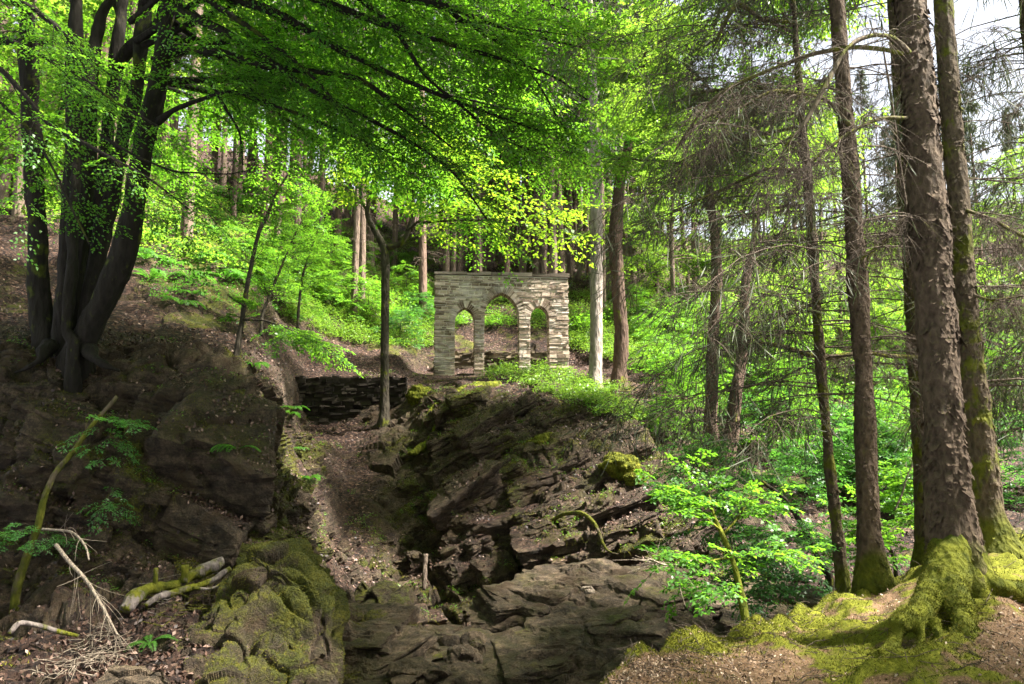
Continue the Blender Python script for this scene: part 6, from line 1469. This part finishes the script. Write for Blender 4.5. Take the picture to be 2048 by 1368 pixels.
wood('fallen_log', [(290, 1212, 10.5, 11), (318, 1193, 10.6, 15), (350, 1184, 10.7, 15), (395, 1172, 10.9, 13), (430, 1158, 11.1, 11), (460, 1136, 11.3, 9)], M['log_bark'], 'thinner pale log lying in front of the moss capped log', 'log', 911, 14, .014,
     [[(385, 1176, 10.8, 7), (415, 1178, 10.8, 6), (450, 1165, 10.9, 4)], [(438, 1170, 11, 8), (442, 1200, 10.8, 7), (450, 1228, 10.7, 5)]])
wood('dead_branch', [(18, 1268, 8.6, 10), (40, 1246, 8.7, 11), (80, 1252, 8.8, 10), (120, 1264, 8.9, 9), (158, 1272, 9, 6)], M['log_bark'], 'curved dead branch lying on the dark litter', 'branch', 921, 10, .006)
wood('hanging_branch', [(1105, 1040, 15.6, 7), (1130, 1028, 15.2, 8), (1160, 1026, 14.8, 9), (1185, 1042, 14.5, 8), (1198, 1065, 14.3, 7), (1206, 1088, 14.2, 6), (1216, 1102, 14.1, 4)], M['branch_moss'], 'bent mossy branch hanging in front of the outcrop', 'branch', 931, 8, .005,
     branches=[[(1214, 1100, 14.1, 4), (1225, 1106, 14, 3), (1236, 1108, 14, 2)], [(1210, 1096, 14.2, 3), (1208, 1106, 14.1, 2)]])
wood('broken_post', [(848, 1180, 16.8, 8), (850, 1145, 16.9, 11), (851, 1108, 17, 9)], M['twig'], 'splintered brown wooden stake leaning in the gully', 'stake', 941, 8, .012)
wood('mossy_root', [(1000, 772, 25, 18), (950, 775, 24.6, 22), (918, 790, 24.2, 24), (895, 815, 23.8, 20), (880, 850, 23.2, 22), (868, 880, 22.8, 22), (845, 896, 22.4, 18), (820, 908, 22, 10)], M['moss_wood'], 'thick mossy root snaking down from the ledge into the gully', 'root', 951, 12, .04,
     [[(905, 800, 24, 14), (870, 812, 24, 12), (852, 850, 23.6, 9), (858, 880, 23.4, 5)], [(896, 812, 23.8, 14), (935, 800, 23.6, 12), (950, 825, 23.2, 8)]])
wood('bare_root', [(1150, 812, 22.2, 8), (1165, 835, 21.6, 8), (1180, 858, 21, 8), (1195, 880, 20.4, 7), (1210, 896, 20, 4)], M['log_bark'], 'bare brown root trailing down the outcrop', 'root', 961, 8, .02)
def twiggy(name, stem, n, spread, label, mat, seed, l=(.3, .8), width=4):
    g = np.random.default_rng(seed); pp = path(lay(stem) if seed in (971, 972) else stem); r = empty(name, pp[0][:3], label, 'branch'); mb = MB(); limb(mb, pp, .04, 6, .004, 10, seed, 1); part('stem', mb, mat, r)
    tw = MB(); c = resample(pp[:, :3], .02); i = g.integers(len(c) // 5, len(c), n); tan = nrm(np.gradient(c, axis=0))[i]
    d = nrm(tan * .8 + g.normal(0, spread, (n, 3))); L = g.uniform(*l, (n, 1)); t = np.linspace(0, 1, 5)
    p = c[i][:, None] + d[:, None] * (L * t)[..., None] + g.normal(0, .05, (n, 1, 3)) * (t * t)[None, :, None] * 2; p[..., 2] -= .15 * L * t * t
    tubes(tw, p, .0045 * np.broadcast_to(1.1 - .8 * t, (n, 5)), 4); part('twigs', tw, mat, r)
twiggy('dead_branch', [(85, 1058, 10.9, 5), (135, 1062, 10.6, 5), (172, 1095, 10.3, 4), (178, 1120, 10.2, 3)], 8, .5, 'thin pale dead branch arching from the leaning stem', M['pale_twig'], 971, (.15, .4))
twiggy('dead_branch', [(112, 1090, 10.6, 8), (140, 1125, 10.3, 8), (172, 1160, 10, 7), (200, 1205, 9.6, 6), (235, 1270, 9.2, 4)], 26, .33, 'fan of pale dead twigs drooping in front of the dark rock', M['pale_twig'], 972, (.3, .8))
twiggy('dead_branch', [(1385, 1120, 8.4, 6), (1360, 1128, 8.3, 5), (1335, 1130, 8.2, 4), (1300, 1118, 8.1, 3)], 22, .35, 'spray of bleached dead twigs beside the fresh leaved sapling', M['pale_twig'], 973, (.1, .3))
twiggy('dead_branch', [(1790, 1020, 12.6, 4), (1805, 985, 12.6, 4), (1815, 950, 12.6, 3), (1830, 925, 12.6, 2)], 10, .6, 'bare pale twig sticking up from the elder shrub', M['pale_twig'], 974, (.15, .4))
# heaps of loose dry twigs
def heap(name, poly, n, l, label, mat, seed, ang=None, bv=None, r=.004):
    g = np.random.default_rng(seed); pts = spots(poly, n, g, bv); n = len(pts); d = g.normal(0, 1, (n, 3)); d[:, 2] = g.normal(.05, .12, n)
    if ang is not None: d[:, 0] = d[:, 0] * .5 + math.cos(ang); d[:, 1] = d[:, 1] * .5 + math.sin(ang)
    d = nrm(d); L = g.uniform(*l, (n, 1)); t = np.linspace(0, 1, 4); p = pts[:, None] + UP * g.uniform(.02, .12, (n, 1, 1)) + d[:, None] * (L * (t - .3))[..., None] + g.normal(0, .03, (n, 4, 3)) * t[None, :, None]
    mb = MB(); tubes(mb, p, r * g.uniform(.6, 1.3, (n, 1)) * (1.1 - .6 * t), 4); o = solo(name, mb, mat, label, 'twigs'); o['kind'] = 'stuff'
heap('twig_heap', [(60, 1366), (120, 1320), (200, 1260), (270, 1300), (230, 1340), (200, 1366)], 110, (.10, .40), 'pile of pale dry twigs beside the grey rock', M['pale_twig'], 981, r=.0045)
heap('twig_heap', [(250, 1190), (460, 1130), (480, 1240), (300, 1260)], 90, (.2, .6), 'tangle of dead twigs around the fallen logs', M['log_bark'], 982)
heap('twig_heap', [(640, 900), (760, 900), (820, 1180), (680, 1180)], 70, (.2, .7), 'scattered dead twigs in the leafy gully', M['twig'], 983)
heap('twig_heap', [(280, 470), (600, 460), (560, 640), (260, 620)], 90, (.3, 1.2), 'dead sticks scattered on the leafy bank', M['twig'], 984)
# ------------------------------------------------------------------ daylight
SUN_EL, SUN_AZ = math.radians(53), math.radians(101)     # azimuth from +Y towards +X
w = bpy.data.worlds.new('World'); scn.world = w; w.use_nodes = True
nt = w.node_tree; bg = nt.nodes['Background']
sky = nt.nodes.new('ShaderNodeTexSky'); sky.sky_type = 'NISHITA'; sky.sun_disc = False
sky.sun_elevation = SUN_EL; sky.sun_rotation = SUN_AZ; sky.dust_density = 5.0; sky.air_density = 0.7; sky.ozone_density = 0.5
tc = nt.nodes.new('ShaderNodeTexCoord'); sx = nt.nodes.new('ShaderNodeSeparateXYZ'); nt.links.new(tc.outputs['Generated'], sx.inputs[0])
mr_ = nt.nodes.new('ShaderNodeMapRange'); mr_.interpolation_type = 'SMOOTHSTEP'; nt.links.new(sx.outputs[2], mr_.inputs[0])
mr_.inputs[1].default_value = .8; mr_.inputs[2].default_value = .25; mr_.inputs[3].default_value = .1; mr_.inputs[4].default_value = .85
mx_ = nt.nodes.new('ShaderNodeMix'); mx_.data_type = 'RGBA'; nt.links.new(mr_.outputs[0], mx_.inputs[0]); nt.links.new(sky.outputs[0], mx_.inputs[6])
mx_.inputs[7].default_value = (5.2, 5.4, 5.8, 1)      # bright thin cloud towards the horizon
nt.links.new(mx_.outputs[2], bg.inputs[0]); bg.inputs[1].default_value = 0.05
sl = bpy.data.lights.new('sun', 'SUN'); sl.energy = 5.0; sl.angle = math.radians(5); sl.color = (1, .95, .86)
so = bpy.data.objects.new('sun', sl); COL.objects.link(so)
sd_ = Vector((math.sin(SUN_AZ) * math.cos(SUN_EL), math.cos(SUN_AZ) * math.cos(SUN_EL), math.sin(SUN_EL)))
so.rotation_euler = sd_.to_track_quat('Z', 'Y').to_euler()
cam = bpy.data.cameras.new('camera'); cam.lens = 36 * FPX / 2048; cam.sensor_width = 36; cam.clip_end = 2000; cam.clip_start = .1
co = bpy.data.objects.new('camera', cam); COL.objects.link(co); co.location = CAM; co.rotation_euler = (math.radians(90) + PITCH, 0, 0)
scn.camera = co
scn.view_settings.view_transform = 'Standard'; scn.view_settings.look = 'None'; scn.view_settings.gamma = 1
scn.view_settings.exposure = 2.8
scn.cycles.max_bounces = 8; scn.cycles.diffuse_bounces = 4; scn.cycles.transmission_bounces = 6; scn.cycles.glossy_bounces = 2; scn.cycles.transparent_max_bounces = 4
scn.cycles.use_adaptive_sampling = True; scn.cycles.adaptive_threshold = 0.02
scn.cycles.use_denoising = True; scn.cycles.denoiser = 'OPENIMAGEDENOISE'
scn.cycles.sample_clamp_indirect = 6
